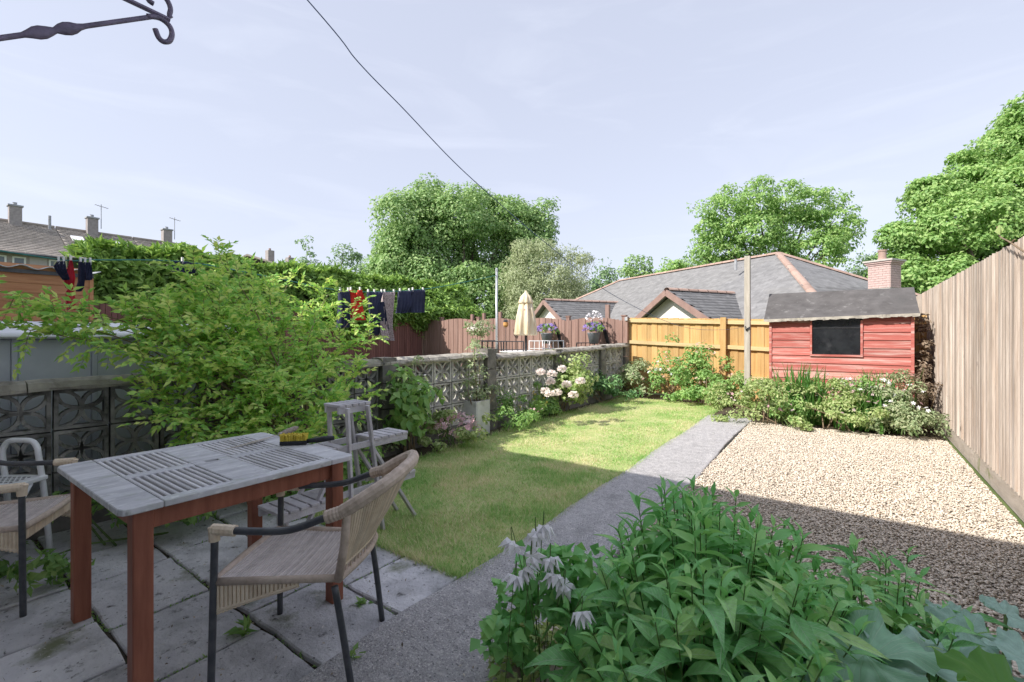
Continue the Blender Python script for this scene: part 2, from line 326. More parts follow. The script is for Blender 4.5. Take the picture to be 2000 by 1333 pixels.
M['clad_orange'] = mat('cedar_cladding', [(.3,(.44,.20,.10)),(.7,(.60,.32,.17))], 2.5, (9,.7,9), bump=.3, var=.12)
M['corrugated'] = mat('corrugated_sheet', [(.4,(.58,.60,.61)),(.6,(.70,.72,.72))], 4, bump=.05, rough=.5)
M['line_blue'] = mat('blue_line', [(.4,(.07,.11,.24)),(.6,(.10,.15,.30))], 20, bump=0, rough=.5)
M['line_green'] = mat('green_line', [(.4,(.03,.16,.14)),(.6,(.05,.22,.19))], 20, bump=0, rough=.5)
def cloth(name, c): return mat(name, [(.3,[q*.8 for q in c]),(.7,[q*1.15 for q in c])], 8, bump=.4, bscale=25, rough=.9, dist=.02)
M['navy'] = cloth('navy_cloth', (.04,.046,.09)); M['redcloth'] = cloth('red_cloth', (.75,.055,.035)); M['pinkred'] = cloth('coral_cloth', (.72,.06,.09))
M['patterned'] = mat('speckled_cloth', [(.35,(.16,.12,.13)),(.5,(.42,.34,.34)),(.65,(.62,.54,.54))], 60, bump=.2, rough=.9)
M['cream'] = mat('cream_canvas', [(.35,(.70,.52,.32)),(.5,(.78,.66,.48)),(.65,(.80,.72,.58))], 4, (9,9,.5), bump=.3, rough=.9)
M['peg'] = mat('peg', [(.4,(.75,.75,.72)),(.6,(.82,.82,.8))], 9, bump=0)
M['grey_pot'] = mat('grey_pot', [(.4,(.20,.22,.25)),(.6,(.27,.29,.32))], 8, bump=.1)
M['white_pot'] = mat('white_pot', [(.3,(.55,.55,.53)),(.7,(.72,.72,.70))], 6, bump=.2, over=[((.36,.38,.30),4,.6,.75)])
M['amber'] = mat('amber_lamp', [(.4,(.60,.30,.10)),(.6,(.70,.40,.16))], 8, bump=.1)
M['bark'] = mat('bark', [(.3,(.09,.075,.06)),(.7,(.20,.17,.135))], 6, (3,3,.8), bump=.8, bscale=14)
M['twig'] = mat('twig', [(.3,(.17,.12,.08)),(.7,(.28,.21,.14))], 20, bump=.3)
M['stem'] = mat('green_stem', [(.3,(.09,.15,.05)),(.7,(.15,.22,.08))], 20, bump=.1)
M['bristle'] = mat('yellow_bristle', [(.3,(.55,.42,.04)),(.7,(.70,.58,.10))], 40, bump=.3, isl=.2)
M['rubber'] = mat('black_rubber', [(.4,(.015,.017,.022)),(.6,(.03,.033,.04))], 20, bump=.1, rough=.45)
M['handle_wood'] = mat('old_handle', [(.3,(.26,.215,.18)),(.7,(.42,.36,.31))], 6, (1,9,9), bump=.3)
M['blade_steel'] = mat('dull_steel', [(.3,(.36,.31,.26)),(.7,(.52,.47,.42))], 12, bump=.2, rough=.5, metal=.2)
M['housewall'] = mat('pale_house_wall', [(.3,(.72,.70,.66)),(.7,(.80,.78,.74))], 6, bump=.3)  # unseen house wall, set near white to bounce light onto the patio
# foliage
M['shrub'] = leafmat('shrub_leaf', [(.23,.49,.11),(.37,.64,.15),(.55,.76,.19),(.76,.82,.29)], .4)
M['clump'] = veined('clump_leaf', [(.20,.50,.17),(.28,.62,.25),(.40,.72,.26),(.54,.74,.28)], .38)
M['clump_many'] = leafmat('clump_leaf_many', [(.20,.50,.17),(.28,.60,.22),(.37,.66,.22)], .25, .42)
M['biglead'] = veined('blue_green_leaf', [(.32,.50,.40),(.38,.56,.47),(.30,.54,.34)], .5, True)
M['mid'] = leafmat('mid_leaf', [(.17,.34,.10),(.27,.46,.14),(.38,.54,.19)], .35)
M['dark'] = leafmat('dark_leaf', [(.12,.26,.11),(.19,.36,.15),(.27,.44,.19)], .3)
M['lime'] = leafmat('lime_leaf', [(.26,.39,.13),(.40,.51,.20),(.55,.60,.31)], .38)
M['pale'] = leafmat('pale_leaf', [(.24,.34,.17),(.38,.46,.25),(.52,.55,.36)], .35)
M['oak'] = leafmat('oak_leaf', [(.19,.34,.12),(.31,.47,.19),(.46,.59,.28)], .35)
M['oaklight'] = leafmat('ash_leaf', [(.20,.37,.11),(.32,.50,.17),(.47,.62,.25)], .4)
M['willow'] = leafmat('willow_leaf', [(.30,.37,.20),(.41,.47,.28),(.53,.57,.38)], .35)
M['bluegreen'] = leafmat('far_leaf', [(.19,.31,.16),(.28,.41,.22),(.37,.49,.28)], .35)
M['conifer'] = leafmat('conifer_spray', [(.19,.34,.09),(.29,.47,.12),(.42,.60,.16)], .25)
M['dead'] = leafmat('dead_ivy', [(.17,.12,.08),(.28,.21,.15),(.36,.29,.22)], .2)
M['pinkfl'] = leafmat('pink_petal', [(.62,.34,.40),(.74,.50,.54),(.80,.64,.66)], .3)
M['whitefl'] = leafmat('white_petal', [(.84,.82,.86),(.90,.88,.91)], .15)
M['blushfl'] = leafmat('blush_petal', [(.80,.70,.67),(.88,.83,.79)], .3)
M['purplefl'] = leafmat('purple_petal', [(.24,.16,.48),(.40,.30,.62)], .3)
M['yellowfl'] = leafmat('yellow_petal', [(.70,.45,.05),(.78,.60,.10)], .3)
M['peachfl'] = leafmat('peach_petal', [(.75,.50,.42),(.80,.62,.55)], .3)

# ---------------------------------------------------------------- foliage helpers
def npmesh(name, V, F, mat, parent=None, off=None, smooth=False, **k):
    V = np.asarray(V, np.float32)
    if parent is not None: V = V - np.array(wloc(parent), np.float32)
    F = np.asarray(F, np.int32); n, kf = F.shape
    me = bpy.data.meshes.new(name); me.vertices.add(len(V)); me.vertices.foreach_set('co', V.ravel())
    me.loops.add(n * kf); me.loops.foreach_set('vertex_index', F.ravel())
    me.polygons.add(n); me.polygons.foreach_set('loop_start', np.arange(0, n*kf, kf, dtype=np.int32))
    if smooth: me.polygons.foreach_set('use_smooth', np.ones(n, bool))
    me.update(calc_edges=True); me.materials.append(mat)
    return put(bpy.data.objects.new(name, me), parent, **k)
def unit(a): return a / np.maximum(np.linalg.norm(a, axis=1, keepdims=True), 1e-9)
def leafgeo(pos, d, Ln, Wd, up=None, fold=.25, droop=.15):
    """kite leaves of four points folded on the midrib"""
    n = len(pos); d = unit(d)
    u = rng.normal(size=(n, 3)) * .45 + np.array([0, 0, 1.0]) if up is None else up
    s = unit(np.cross(d, u)); nn = np.cross(s, d)
    Ln = np.broadcast_to(np.asarray(Ln, float), (n,))[:, None]; Wd = np.broadcast_to(np.asarray(Wd, float), (n,))[:, None]
    tip = pos + d * Ln - nn * Ln * droop
    m = pos + d * Ln * .45
    V = np.stack([pos, m + s*Wd/2 + nn*Wd*fold, tip, m - s*Wd/2 + nn*Wd*fold], 1).reshape(-1, 3)
    b = np.arange(n)[:, None] * 4
    F = np.stack([b + [0, 1, 2], b + [0, 2, 3]], 1).reshape(-1, 3)
    return V, F
def rdir(n, zlo=-1.0):
    z = rng.uniform(zlo, 1, n); a = rng.uniform(0, 2*np.pi, n); r = np.sqrt(np.maximum(0, 1 - z*z))
    return np.stack([r*np.cos(a), r*np.sin(a), z], 1)
def lobes(u, seed, amt=.25):
    g = np.random.default_rng(seed); q = np.ones(len(u))
    for _ in range(5):
        k = g.normal(size=3) * 2.6; q += amt * .5 * np.sin(u @ k + g.uniform(0, 6.3))
    return q
def clumped(c, rad, nc, cr, n, zlo=-.35, seed=0, amt=.25, inner=.45, flat=.75):
    """leaf positions and outward directions in clumps that fill an uneven crown"""
    u = rdir(nc, zlo); r = rng.uniform(inner, 1.0, nc) ** .6
    C = np.array(c) + u * np.array(rad) * (r * lobes(u, seed, amt))[:, None]
    i = rng.integers(0, nc, n); sz = rng.uniform(.6, 1.25, nc)
    v = rdir(n, -.7); rr = rng.uniform(.25, 1, n) ** .5
    P = C[i] + v * (rr * sz[i] * cr)[:, None] * np.array([1, 1, flat])
    Nn = unit(v * .8 + u[i] * .45 + np.array([0, 0, .45]) + rng.normal(size=(n, 3)) * .33)
    T = rng.normal(size=(n, 3)) + v * .35 - np.array([0, 0, .2])
    T = unit(T - Nn * (T * Nn).sum(1, keepdims=True) + Nn * rng.normal(0, .2, (n, 1)))
    clumped.N = Nn
    return P, T, C

def flowers(name, pts, size, mat, parent, petals=5, label=None, up=None):
    V, F = [], []
    P = np.asarray(pts)
    for p in P:
        nrm = Vector(unit(rng.normal(size=(1, 3)) * .5 + np.array([[.1, -.35, .8]]))[0]) if up is None else Vector(up)
        a = nrm.orthogonal().normalized(); b = nrm.cross(a); s = size * random.uniform(.75, 1.2); k0 = len(V)
        V.append(Vector(p))
        for q in range(petals):
            t0, t1, t2 = [2*math.pi*(q + z)/petals for z in (-.36, 0, .36)]
            V += [Vector(p) + (a*math.cos(t0) + b*math.sin(t0))*s*.38 + nrm*s*.10, Vector(p) + (a*math.cos(t1) + b*math.sin(t1))*s*.55 + nrm*s*.04, Vector(p) + (a*math.cos(t2) + b*math.sin(t2))*s*.38 + nrm*s*.10]
            j = k0 + 1 + q*3; F += [(k0, j, j+1), (k0, j+1, j+2)]
    return npmesh(name, [tuple(v) for v in V], F, mat, parent, kind='stuff')

def bush(name, label, cat, base, rad, h, n, Ln, Wd, m, nc=18, cr=.14, group=None, stems=6, fl=(), zlo=-.15, up=.45, seed=0, droop=.15):
    """a plant: Empty at the soil, foliage in clumps, stems, flowers"""
    t = empty(name, base, label, cat, group); b = np.array(base)
    P, D, C = clumped(b + np.array([0, 0, h*up]), (rad[0], rad[1], h*(1-up)), nc, cr, n, zlo - .5, seed, .42)
    P[:, 2] = np.maximum(P[:, 2], b[2] + .02 + rng.uniform(0, .05, n))
    V, F = leafgeo(P, D, Ln * rng.uniform(.6, 1.25, n), Wd * rng.uniform(.7, 1.2, n), up=clumped.N, droop=droop)
    npmesh('foliage', V, F, m, t, kind='stuff')
    sb = MB()
    for k in range(stems):
        q = Vector(C[k % len(C)]); p = Vector(base) + Vector((random.uniform(-.3,.3)*rad[0], random.uniform(-.3,.3)*rad[1], 0))
        mid = p.lerp(q, .5) + Vector((0, 0, .06)); sb.tube([p, mid, q], [.008, .006, .003], 5)
    obj('stem', sb, M['twig'] if h > .5 else M['stem'], t, kind='stuff')
    for nm, cnt, size, fm in fl:
        u = rdir(cnt, .05); Q = b + np.array([0, 0, h*up]) + u * np.array([rad[0], rad[1], h*(1-up)]) * rng.uniform(.8, 1.08, (cnt, 1))
        flowers(nm, Q, size, fm, t)
    return t
def crown_tree(name, label, base, subs, dist, n, Ln, m, cr=.8, group=None, trunk_r=.4, wd=.6, fill=.2, flat=.85, deep=1.0, limbs=14, gap=.0):
    """a tree whose crown is built of several boughs: (x, y, r) as the photo shows them, each a ball of clumps at its own depth"""
    t = empty(name, base, label, 'tree', group); VV, FF, o0 = [], [], 0; tot = sum(r*r for _, _, r in subs); cs = []
    for i, (x, y, r) in enumerate(subs):
        c = PD(x, y, dist + random.uniform(-1, 1)*deep*r/FPX*dist); rr = r/FPX*dist; cs.append(c); k = int(n*r*r/tot)
        P, D, C = clumped(c, (rr, rr, rr*.92), max(8, int(9*(rr/cr)**2)), cr, k, -1, seed=i*7+3, amt=.25, inner=.7, flat=flat)
        Nn = clumped.N; kf = int(k*fill)
        if kf: w_ = rdir(kf, -1); P[:kf] = np.array(c) + w_*rr*rng.uniform(.5, .95, kf)[:, None]; Nn[:kf] = unit(w_ + np.array([0,0,.4]) + rng.normal(size=(kf,3))*.4)
        V, F = leafgeo(P, D, Ln*rng.uniform(.6, 1.3, k), Ln*wd*rng.uniform(.7, 1.2, k), up=Nn); VV.append(V); FF.append(F + o0); o0 += len(V)
    npmesh('crown', np.concatenate(VV), np.concatenate(FF), m, t)
    tb = MB(); b = Vector(base); top = sum(cs, Vector())/len(cs); fork = b.lerp(top, .5); tb.tube([b, b.lerp(fork,.5), fork], [trunk_r*1.3, trunk_r, trunk_r*.75], 9)
    for c in cs[:limbs]: tb.tube([fork, fork.lerp(c,.5) + Vector((0,0,-.3)), c], [trunk_r*.45, trunk_r*.3, trunk_r*.08], 6)
    obj('trunk', tb, M['bark'], t, smooth=True); return t
def tree(name, label, base, crown_c, rad, n, Ln, m, nc=60, cr=1.0, group=None, trunk_r=.3, seed=0, zlo=-.5, amt=.3, inner=.4, limbs=9, flat=.75, wd=.6, bark=None, fill=.3):
    t = empty(name, base, label, 'tree', group)
    P, D, C = clumped(crown_c, rad, nc, cr, n, zlo, seed, amt, inner, flat)
    k = int(n * fill)
    if k:
        w_ = rdir(k, zlo); Q = np.array(crown_c) + w_ * np.array(rad) * (rng.uniform(.62, 1.0, k) ** .7 * lobes(w_, seed, amt))[:, None] * .97
        q2 = unit(w_ + np.array([0, 0, .4]) + rng.normal(size=(k, 3)) * .4); P[:k] = Q; clumped.N[:k] = q2
    V, F = leafgeo(P, D, Ln * rng.uniform(.6, 1.3, n), Ln * wd * rng.uniform(.7, 1.2, n), up=clumped.N)
    npmesh('crown', V, F, m, t)
    tb = MB(); b = Vector(base); cc = Vector(crown_c); fork = b.lerp(cc, .55)
    tb.tube([b, b.lerp(fork, .5) + Vector((.1*trunk_r, 0, 0)), fork, cc], [trunk_r*1.3, trunk_r, trunk_r*.8, trunk_r*.3], 9)
    order = list(range(len(C))); random.shuffle(order)
    for k in order[:limbs]:
        q = Vector(C[k]); st = b.lerp(cc, random.uniform(.45, .85)); mid = st.lerp(q, .5) + Vector((0, 0, .08 * (q - st).length))
        tb.tube([st, mid, q], [trunk_r*.38, trunk_r*.22, trunk_r*.07], 6)
    obj('trunk', tb, bark or M['bark'], t, smooth=True)
    return t
# ================================================================ SETTING
# ---- ground: one sheet to the horizon, falling away behind the back fence, rising to the far houses
def ground_z(x, y):
    z = gz(y) - .035
    if x <= -5: z = .03 + .33 * sm(5.2, 6.4, y) - .3 * sm(9.5, 10.5, y)
    z += -1.0 * sm(10.4, 12.5, y) * (1 - sm(40, 90, y))
    z += 2.2 * sm(15, 36, -x) * (1 - sm(20, 40, y)) + 3.5 * sm(45, 60, -x)
    return z
def axis(lo, hi, st, far):
    a = list(np.arange(lo, hi + 1e-6, st)); g = st
    while a[-1] < far: g *= 1.35; a.append(a[-1] + g)
    g = st
    while a[0] > -far: g *= 1.35; a.insert(0, a[0] - g)
    return a
gx, gy = axis(-14, 8, .5, 900), axis(-3, 15, .5, 900); gm = MB()
gm.v = [(x, y, ground_z(x, y)) for y in gy for x in gx]; nx = len(gx)
gm.f = [(j*nx+i, j*nx+i+1, (j+1)*nx+i+1, (j+1)*nx+i) for j in range(len(gy)-1) for i in range(nx-1)]
obj('ground', gm, M['field'], smooth=True, kind='structure')

def sheet(name, x0, x1, y0, y1, dz, m, nu=12, nv=30, rag=0.0, kind='structure', x0f=None, x1f=None):
    b = MB()
    def fn(u, v):
        y = y0 + (y1-y0)*v; a = x0f(y) if x0f else x0; c = x1f(y) if x1f else x1
        x = a + (c-a)*u
        if rag and u in (0, 1): x += random.uniform(-rag, rag)
        return (x, y + (random.uniform(-rag, rag) if rag and v in (0, 1) else 0), gz(y) + dz)
    b.grid(fn, nu, nv); return obj(name, b, m, smooth=True, kind=kind)
def wall_x(y): return -4.69 + .0775 * y                     # centre line of the pierced wall
def lawn_l(y): return -4.0 + .035 * (y - 2) - .05 * math.sin(y * 1.3)
def path_l(y): return -1.80 + .012 * math.sin(y * 3.1)
sheet('flower_bed', 0, 0, -.3, 9.95, -.018, M['soil'], 8, 40, x0f=lambda y: wall_x(y) + .02, x1f=lambda y: lawn_l(y) + .3)
sheet('back_flower_bed', -4.1, 1.03, 7.5, 9.95, -.014, M['soil'], 20, 12)
sheet('front_flower_bed', -1.17, 1.03, -.3, 2.6, -.02, M['soil'], 10, 12)
sheet('lawn', 0, 0, 2.0, 9.15, -.004, M['lawn'], 20, 60, .012, x0f=lawn_l, x1f=path_l)
# grass on the lawn: uncounted blades, one object
def grass(n, y0, y1, hmin, hmax, w):
    y = rng.uniform(y0, y1, n); xl = np.array([lawn_l(q) for q in y]) - .03; xr = np.array([path_l(q) for q in y]) + .02
    x = xl + (xr - xl) * rng.uniform(0, 1, n); z = np.minimum(.16, .02*np.maximum(0, y - 2.5)) - .006
    P = np.stack([x, y, z], 1); a = rng.uniform(0, 2*np.pi, n); h = rng.uniform(hmin, hmax, n) * (1 + .35*np.sin(x*5.1 + 1.7*np.sin(y*3.3)) + .45*np.clip(np.sin(x*17+2*np.sin(y*11))*np.sin(y*19+x*5), 0, 1))
    le = rng.uniform(.4, 1.7, n); s = np.stack([np.cos(a), np.sin(a), np.zeros(n)], 1) * (w*rng.uniform(.7, 1.3, n)/2)[:, None]
    f = np.stack([-np.sin(a)*le, np.cos(a)*le, np.ones(n)], 1); tip = P + f * h[:, None]
    V = np.stack([P - s, P + s, tip], 1).reshape(-1, 3); F = np.arange(3*n).reshape(-1, 3); return V, F
gv, gf = [], []; o0 = 0
for args in ((62000, 1.97, 4.4, .014, .034, .0046), (60000, 4.4, 9.15, .010, .022, .0065)):
    v, f = grass(*args); gv.append(v); gf.append(f + o0); o0 += len(v)
# longer tufts along the lawn's open edges
n = 9000; y = rng.uniform(1.96, 9.1, n); k = rng.integers(0, 3, n)
x = np.where(k == 0, np.array([path_l(q) for q in y]) + rng.normal(.004, .024, n), np.array([lawn_l(q) for q in y]) + rng.normal(0, .04, n))
m2 = k == 2; x[m2] = rng.uniform(-4.0, -1.8, m2.sum()); y[m2] = 1.985 + rng.normal(0, .016, m2.sum())
P = np.stack([x, y, np.minimum(.16, .02*np.maximum(0, y-2.5)) - .008], 1); a = rng.uniform(0, 6.283, n); h = rng.uniform(.03, .065, n)
s = np.stack([np.cos(a), np.sin(a), 0*a], 1) * .0025; tp = P + np.stack([-np.sin(a)*.8, np.cos(a)*.8, np.ones(n)], 1) * h[:, None]
gv.append(np.stack([P-s, P+s, tp], 1).reshape(-1, 3)); gf.append(np.arange(3*n).reshape(-1, 3) + o0)
npmesh('grass', np.concatenate(gv), np.concatenate(gf), M['blade'], kind='stuff', label='short dry grass of the mown lawn beside the concrete path', cat='grass')

# ---- concrete path: a cast strip with thickness and a worn edge
pb = MB(); ys = np.arange(-.3, 8.0, .12)
L_, R_ = [], []
for y in ys: L_.append(path_l(y) + random.uniform(-.008, .008)); R_.append(-1.165 + .02*math.sin(y*1.7) + random.uniform(-.007, .007))
for i, y in enumerate(ys):
    z = gz(y) + .012
    pb.v += [(L_[i], y, z-.08), (L_[i], y, z-.006), (L_[i]+.008, y, z), (L_[i]*.5+R_[i]*.5, y, z+.004), (R_[i]-.008, y, z), (R_[i], y, z-.006), (R_[i], y, z-.08)]
for i in range(len(ys)-1):
    for j in range(6): pb.f.append((i*7+j, i*7+j+1, i*7+7+j+1, i*7+7+j))
obj('path', pb, M['path'], smooth=False, kind='structure')

# ---- patio of riven slabs: dirt bed, each slab its own piece
sheet('patio', -4.62, -1.79, -.3, 2.02, -.022, M['joint'], 14, 12)
patio = bpy.data.objects['patio']
rows = [(-.3, .2), (.2, .65), (.65, 1.1), (1.1, 1.55), (1.55, 2.0)]
cuts = [[-4.6, -3.9, -3.3, -2.75, -2.2, -1.8], [-4.6, -4.1, -3.5, -2.98, -2.5, -1.8], [-4.6, -3.95, -3.45, -2.85, -2.27, -1.8], [-4.6, -4.2, -3.55, -3.0, -2.45, -1.8], [-4.6, -3.9, -3.4, -2.8, -2.28, -1.8]]
for (y0, y1), cx in zip(rows, cuts):
    for a, b in zip(cx[:-1], cx[1:]):
        g = .011; w, h = b - a - 2*g, y1 - y0 - 2*g; bm = MB(); n_ = 5
        cxm, cym = (a+b)/2, (y0+y1)/2; rag = lambda: random.uniform(-.007, .007)
        edge = []
        for (p, q) in (((-w/2,-h/2),(w/2,-h/2)), ((w/2,-h/2),(w/2,h/2)), ((w/2,h/2),(-w/2,h/2)), ((-w/2,h/2),(-w/2,-h/2))):
            for k in range(5): edge.append((p[0]+(q[0]-p[0])*k/5 + rag(), p[1]+(q[1]-p[1])*k/5 + rag()))
        tx, ty, tz = random.uniform(-.012, .012), random.uniform(-.012, .012), random.uniform(-.004, .006)
        zt = lambda x, y: tz + tx*x + ty*y
        m_ = len(edge)
        bm.v = [(x, y, -.035) for x, y in edge] + [(x, y, zt(x, y) - .007) for x, y in edge] + [(x*.972, y*.968, zt(x, y)) for x, y in edge] + [(0, 0, tz + .001)]
        for k in range(m_):
            k2 = (k+1) % m_; bm.f += [(k, k2, m_+k2, m_+k), (m_+k, m_+k2, 2*m_+k2, 2*m_+k), (2*m_+k, 2*m_+k2, 3*m_)]
        o = obj('slab', bm, M['slab'], patio, world=False); o.location = (cxm, cym, 0)
# moss and tiny weeds in the joints
n = 2600; P = []
for _ in range(n):
    if random.random() < .5:
        y = random.choice([.2, .65, 1.1, 1.55]); x = random.uniform(-4.55, -1.8); y += random.gauss(0, .009)
    else:
        k = random.randrange(5); x = random.choice(cuts[k][1:]) + random.gauss(0, .009); y = random.uniform(*rows[k])
    if (math.sin(x*7.3+y*3)*math.sin(y*9.1-x*2) > -.1): P.append((x, y, -.012))
P = np.array(P); D = rdir(len(P), .1); V, F = leafgeo(P, D, rng.uniform(.008, .024, len(P)), .008)
npmesh('joint_moss', V, F, M['mid'], patio, kind='stuff')

# ---- gravel: bed sheet and loose stones
sheet('gravel_bed', -1.16, 1.03, 1.2, 7.75, -.012, M['gravelbed'], 14, 40)
ico_v = np.array([(-1,1.618,0),(1,1.618,0),(-1,-1.618,0),(1,-1.618,0),(0,-1,1.618),(0,1,1.618),(0,-1,-1.618),(0,1,-1.618),(1.618,0,-1),(1.618,0,1),(-1.618,0,-1),(-1.618,0,1)]) / 1.902
ico_f = np.array([(0,11,5),(0,5,1),(0,1,7),(0,7,10),(0,10,11),(1,5,9),(5,11,4),(11,10,2),(10,7,6),(7,1,8),(3,9,4),(3,4,2),(3,2,6),(3,6,8),(3,8,9),(4,9,5),(2,4,11),(6,2,10),(8,6,7),(9,8,1)])
oct_v = np.array([(1,0,0),(-1,0,0),(0,1,0),(0,-1,0),(0,0,1),(0,0,-1)], float); oct_f = np.array([(0,2,4),(2,1,4),(1,3,4),(3,0,4),(2,0,5),(1,2,5),(3,1,5),(0,3,5)])
def stones(n, y0, y1, r0, r1, bv, bf):
    x = rng.uniform(-1.15, 1.02, n); y = rng.uniform(y0, y1, n)
    keep = ~(((x+.6)/.62)**2 + ((y-1.35)/.75)**2 < 1); x, y = x[keep], y[keep]; n = len(x)
    c = np.stack([x, y, np.minimum(.16, .02*np.maximum(0, y-2.5)) + rng.uniform(-.010, .006, n)], 1)
    r = rng.uniform(r0, r1, n)[:, None, None] * np.stack([rng.uniform(.8,1.35,n), rng.uniform(.6,1,n), rng.uniform(.32,.6,n)], 1)[:, None, :]
    v = bv[None] * (1 + rng.uniform(-.22, .22, (n, len(bv), 1))) * r
    a, t = rng.uniform(0, 6.283, n), rng.normal(0, .35, n)
    ca, sa, ct, st = np.cos(a)[:,None], np.sin(a)[:,None], np.cos(t)[:,None], np.sin(t)[:,None]
    X, Y, Z = v[...,0], v[...,1], v[...,2]; X, Z = X*ct - Z*st, X*st + Z*ct
    v = np.stack([X*ca - Y*sa, X*sa + Y*ca, Z], -1) + c[:, None, :]
    F = bf[None] + (np.arange(n)*len(bv))[:, None, None]; return v.reshape(-1, 3), F.reshape(-1, 3)
sv, sf = [], []; o0 = 0
for args in ((25000, 1.3, 3.4, .006, .0145, ico_v, ico_f), (40000, 3.4, 5.6, .0065, .0135, oct_v, oct_f), (34000, 5.6, 7.75, .0075, .0135, oct_v, oct_f)):
    v, f = stones(*args); sv.append(v); sf.append(f + o0); o0 += len(v)
npmesh('gravel', np.concatenate(sv), np.concatenate(sf), M['gravel'], kind='stuff', label='cream and tan gravel between the path and the tall grey fence', cat='gravel')

# ---- the house behind the viewpoint: its back wall and eaves cast the shade over the patio
hs = empty('house', (-4, -4, 0), 'tall pale house whose back wall overlooks the patio and throws its shade on the lawn', 'house')
hb = MB()
opn = [(-2.4, -.9, 0, 2.1), (-6.5, -5, .9, 2.1), (-2.6, -1.2, 2.6, 3.6), (-6.2, -4.8, 2.6, 3.6), (1.2, 2.6, .9, 2.1), (1.2, 2.6, 2.6, 3.6)]
xs = sorted({-17, 7} | {q for o_ in opn for q in o_[:2]}); zs = sorted({-.1, 4.1} | {q for o_ in opn for q in o_[2:]})
for xa, xb in zip(xs[:-1], xs[1:]):
    for za, zb in zip(zs[:-1], zs[1:]):
        if not any(o_[0] <= xa and xb <= o_[1] and o_[2] <= za and zb <= o_[3] for o_ in opn): hb.span(xa, xb, -.42, -.14, za, zb)
hb.span(-17, -16.7, -8, -.421, -.1, 4.1); hb.span(6.7, 7, -8, -.421, -.1, 4.1); hb.span(-17, 7, -8.3, -8.001, -.1, 4.1)
obj('wall', hb, M['housewall'], hs)
rb = MB()
rb.prism([(0, .30, 3.84), (0, -4.2, 6.95), (0, -8.7, 3.84), (0, -8.7, 3.97), (0, -4.2, 7.1), (0, .30, 3.97)], (-17.3, 0, 0), (7.3, 0, 0))
obj('roof', rb, M['tile_far'], hs)
for o_ in opn:
    wf = MB(); a, b, c, d = o_
    for q in ((a, a+.06, c, d), (b-.06, b, c, d), (a+.06, b-.06, c, c+.06), (a+.06, b-.06, d-.06, d), ((a+b)/2-.03, (a+b)/2+.03, c+.06, d-.06)): wf.span(q[0], q[1], -.34, -.27, q[2], q[3])
    w_ = obj('window_frame', wf, M['upvc'], hs); obj('pane', MB().span(a+.03, b-.03, -.315, -.295, c+.03, d-.03), M['glass'], w_)

# ---- pierced concrete screen wall
gw = empty('screen_wall', (wall_x(4.5), 4.5, 0), 'low wall of pierced concrete blocks with leaf pattern and rough coping', 'wall')
def screen_mesh():
    b = MB(); s, t, dp = .29, .023, .09; h = s/2
    for q in ((-h, h, h-t, h), (-h, h, -h, -h+t), (-h, -h+t, -h+t, h-t), (h-t, h, -h+t, h-t)): b.span(-dp/2, dp/2, q[0], q[1], q[2], q[3])
    def arc(p, q, bul, n=5):
        px, pz = p; qx, qz = q; dx, dz = qx-px, qz-pz; pts = []
        for k in range(n+1):
            u = k/n; o = bul*4*u*(1-u); pts.append((px+dx*u - dz*o, pz+dz*u + dx*o))
        w = .0115
        for (ax, az), (bx, bz) in zip(pts[:-1], pts[1:]):
            l = math.hypot(bx-ax, bz-az); ox, oz = -(bz-az)/l*w, (bx-ax)/l*w
            b.prism([(0, ax+ox, az+oz), (0, ax-ox, az-oz), (0, bx-ox, bz-oz), (0, bx+ox, bz+oz)], (-dp*.36, 0, 0), (dp*.36, 0, 0))
    e = h - t*.6
    for sx in (-1, 1):
        for sz in (-1, 1):
            arc((sx*e, sz*e), (0, 0), .24); arc((sx*e, sz*e), (0, 0), -.24)
    return b
scr = mesh('block', screen_mesh(), M['screen']); scr2 = mesh('block', screen_mesh(), M['screen_dark'])
pil = mesh('pier_block', MB().box((0,0,0), (.2, .2, .288)), M['pier'])
ang = math.atan2(.0775, 1.0)                                    # the wall's turn away from the garden axis
def wtop(y): return 1.075 + .017*y - (.035 if y > 5.3 else 0) + (.02 if y > 7.1 else 0) + (.015 if y > 8.6 else 0)
piers = [-1.75, .03, 1.78, 3.53, 5.28, 7.02, 8.58, 9.62]
for i, y in enumerate(piers):
    zt = wtop(y) + (.05 if abs(y-5.28) < .1 else .012); k = 0; z = zt - .144
    while z > -.2:
        inst('pier_block', pil, (wall_x(y), y, z), gw, rot=(0, 0, -ang + random.uniform(-.02, .02)), scale=(1.06 + .1*(i in (3,4)), .95, 1)); z -= .3
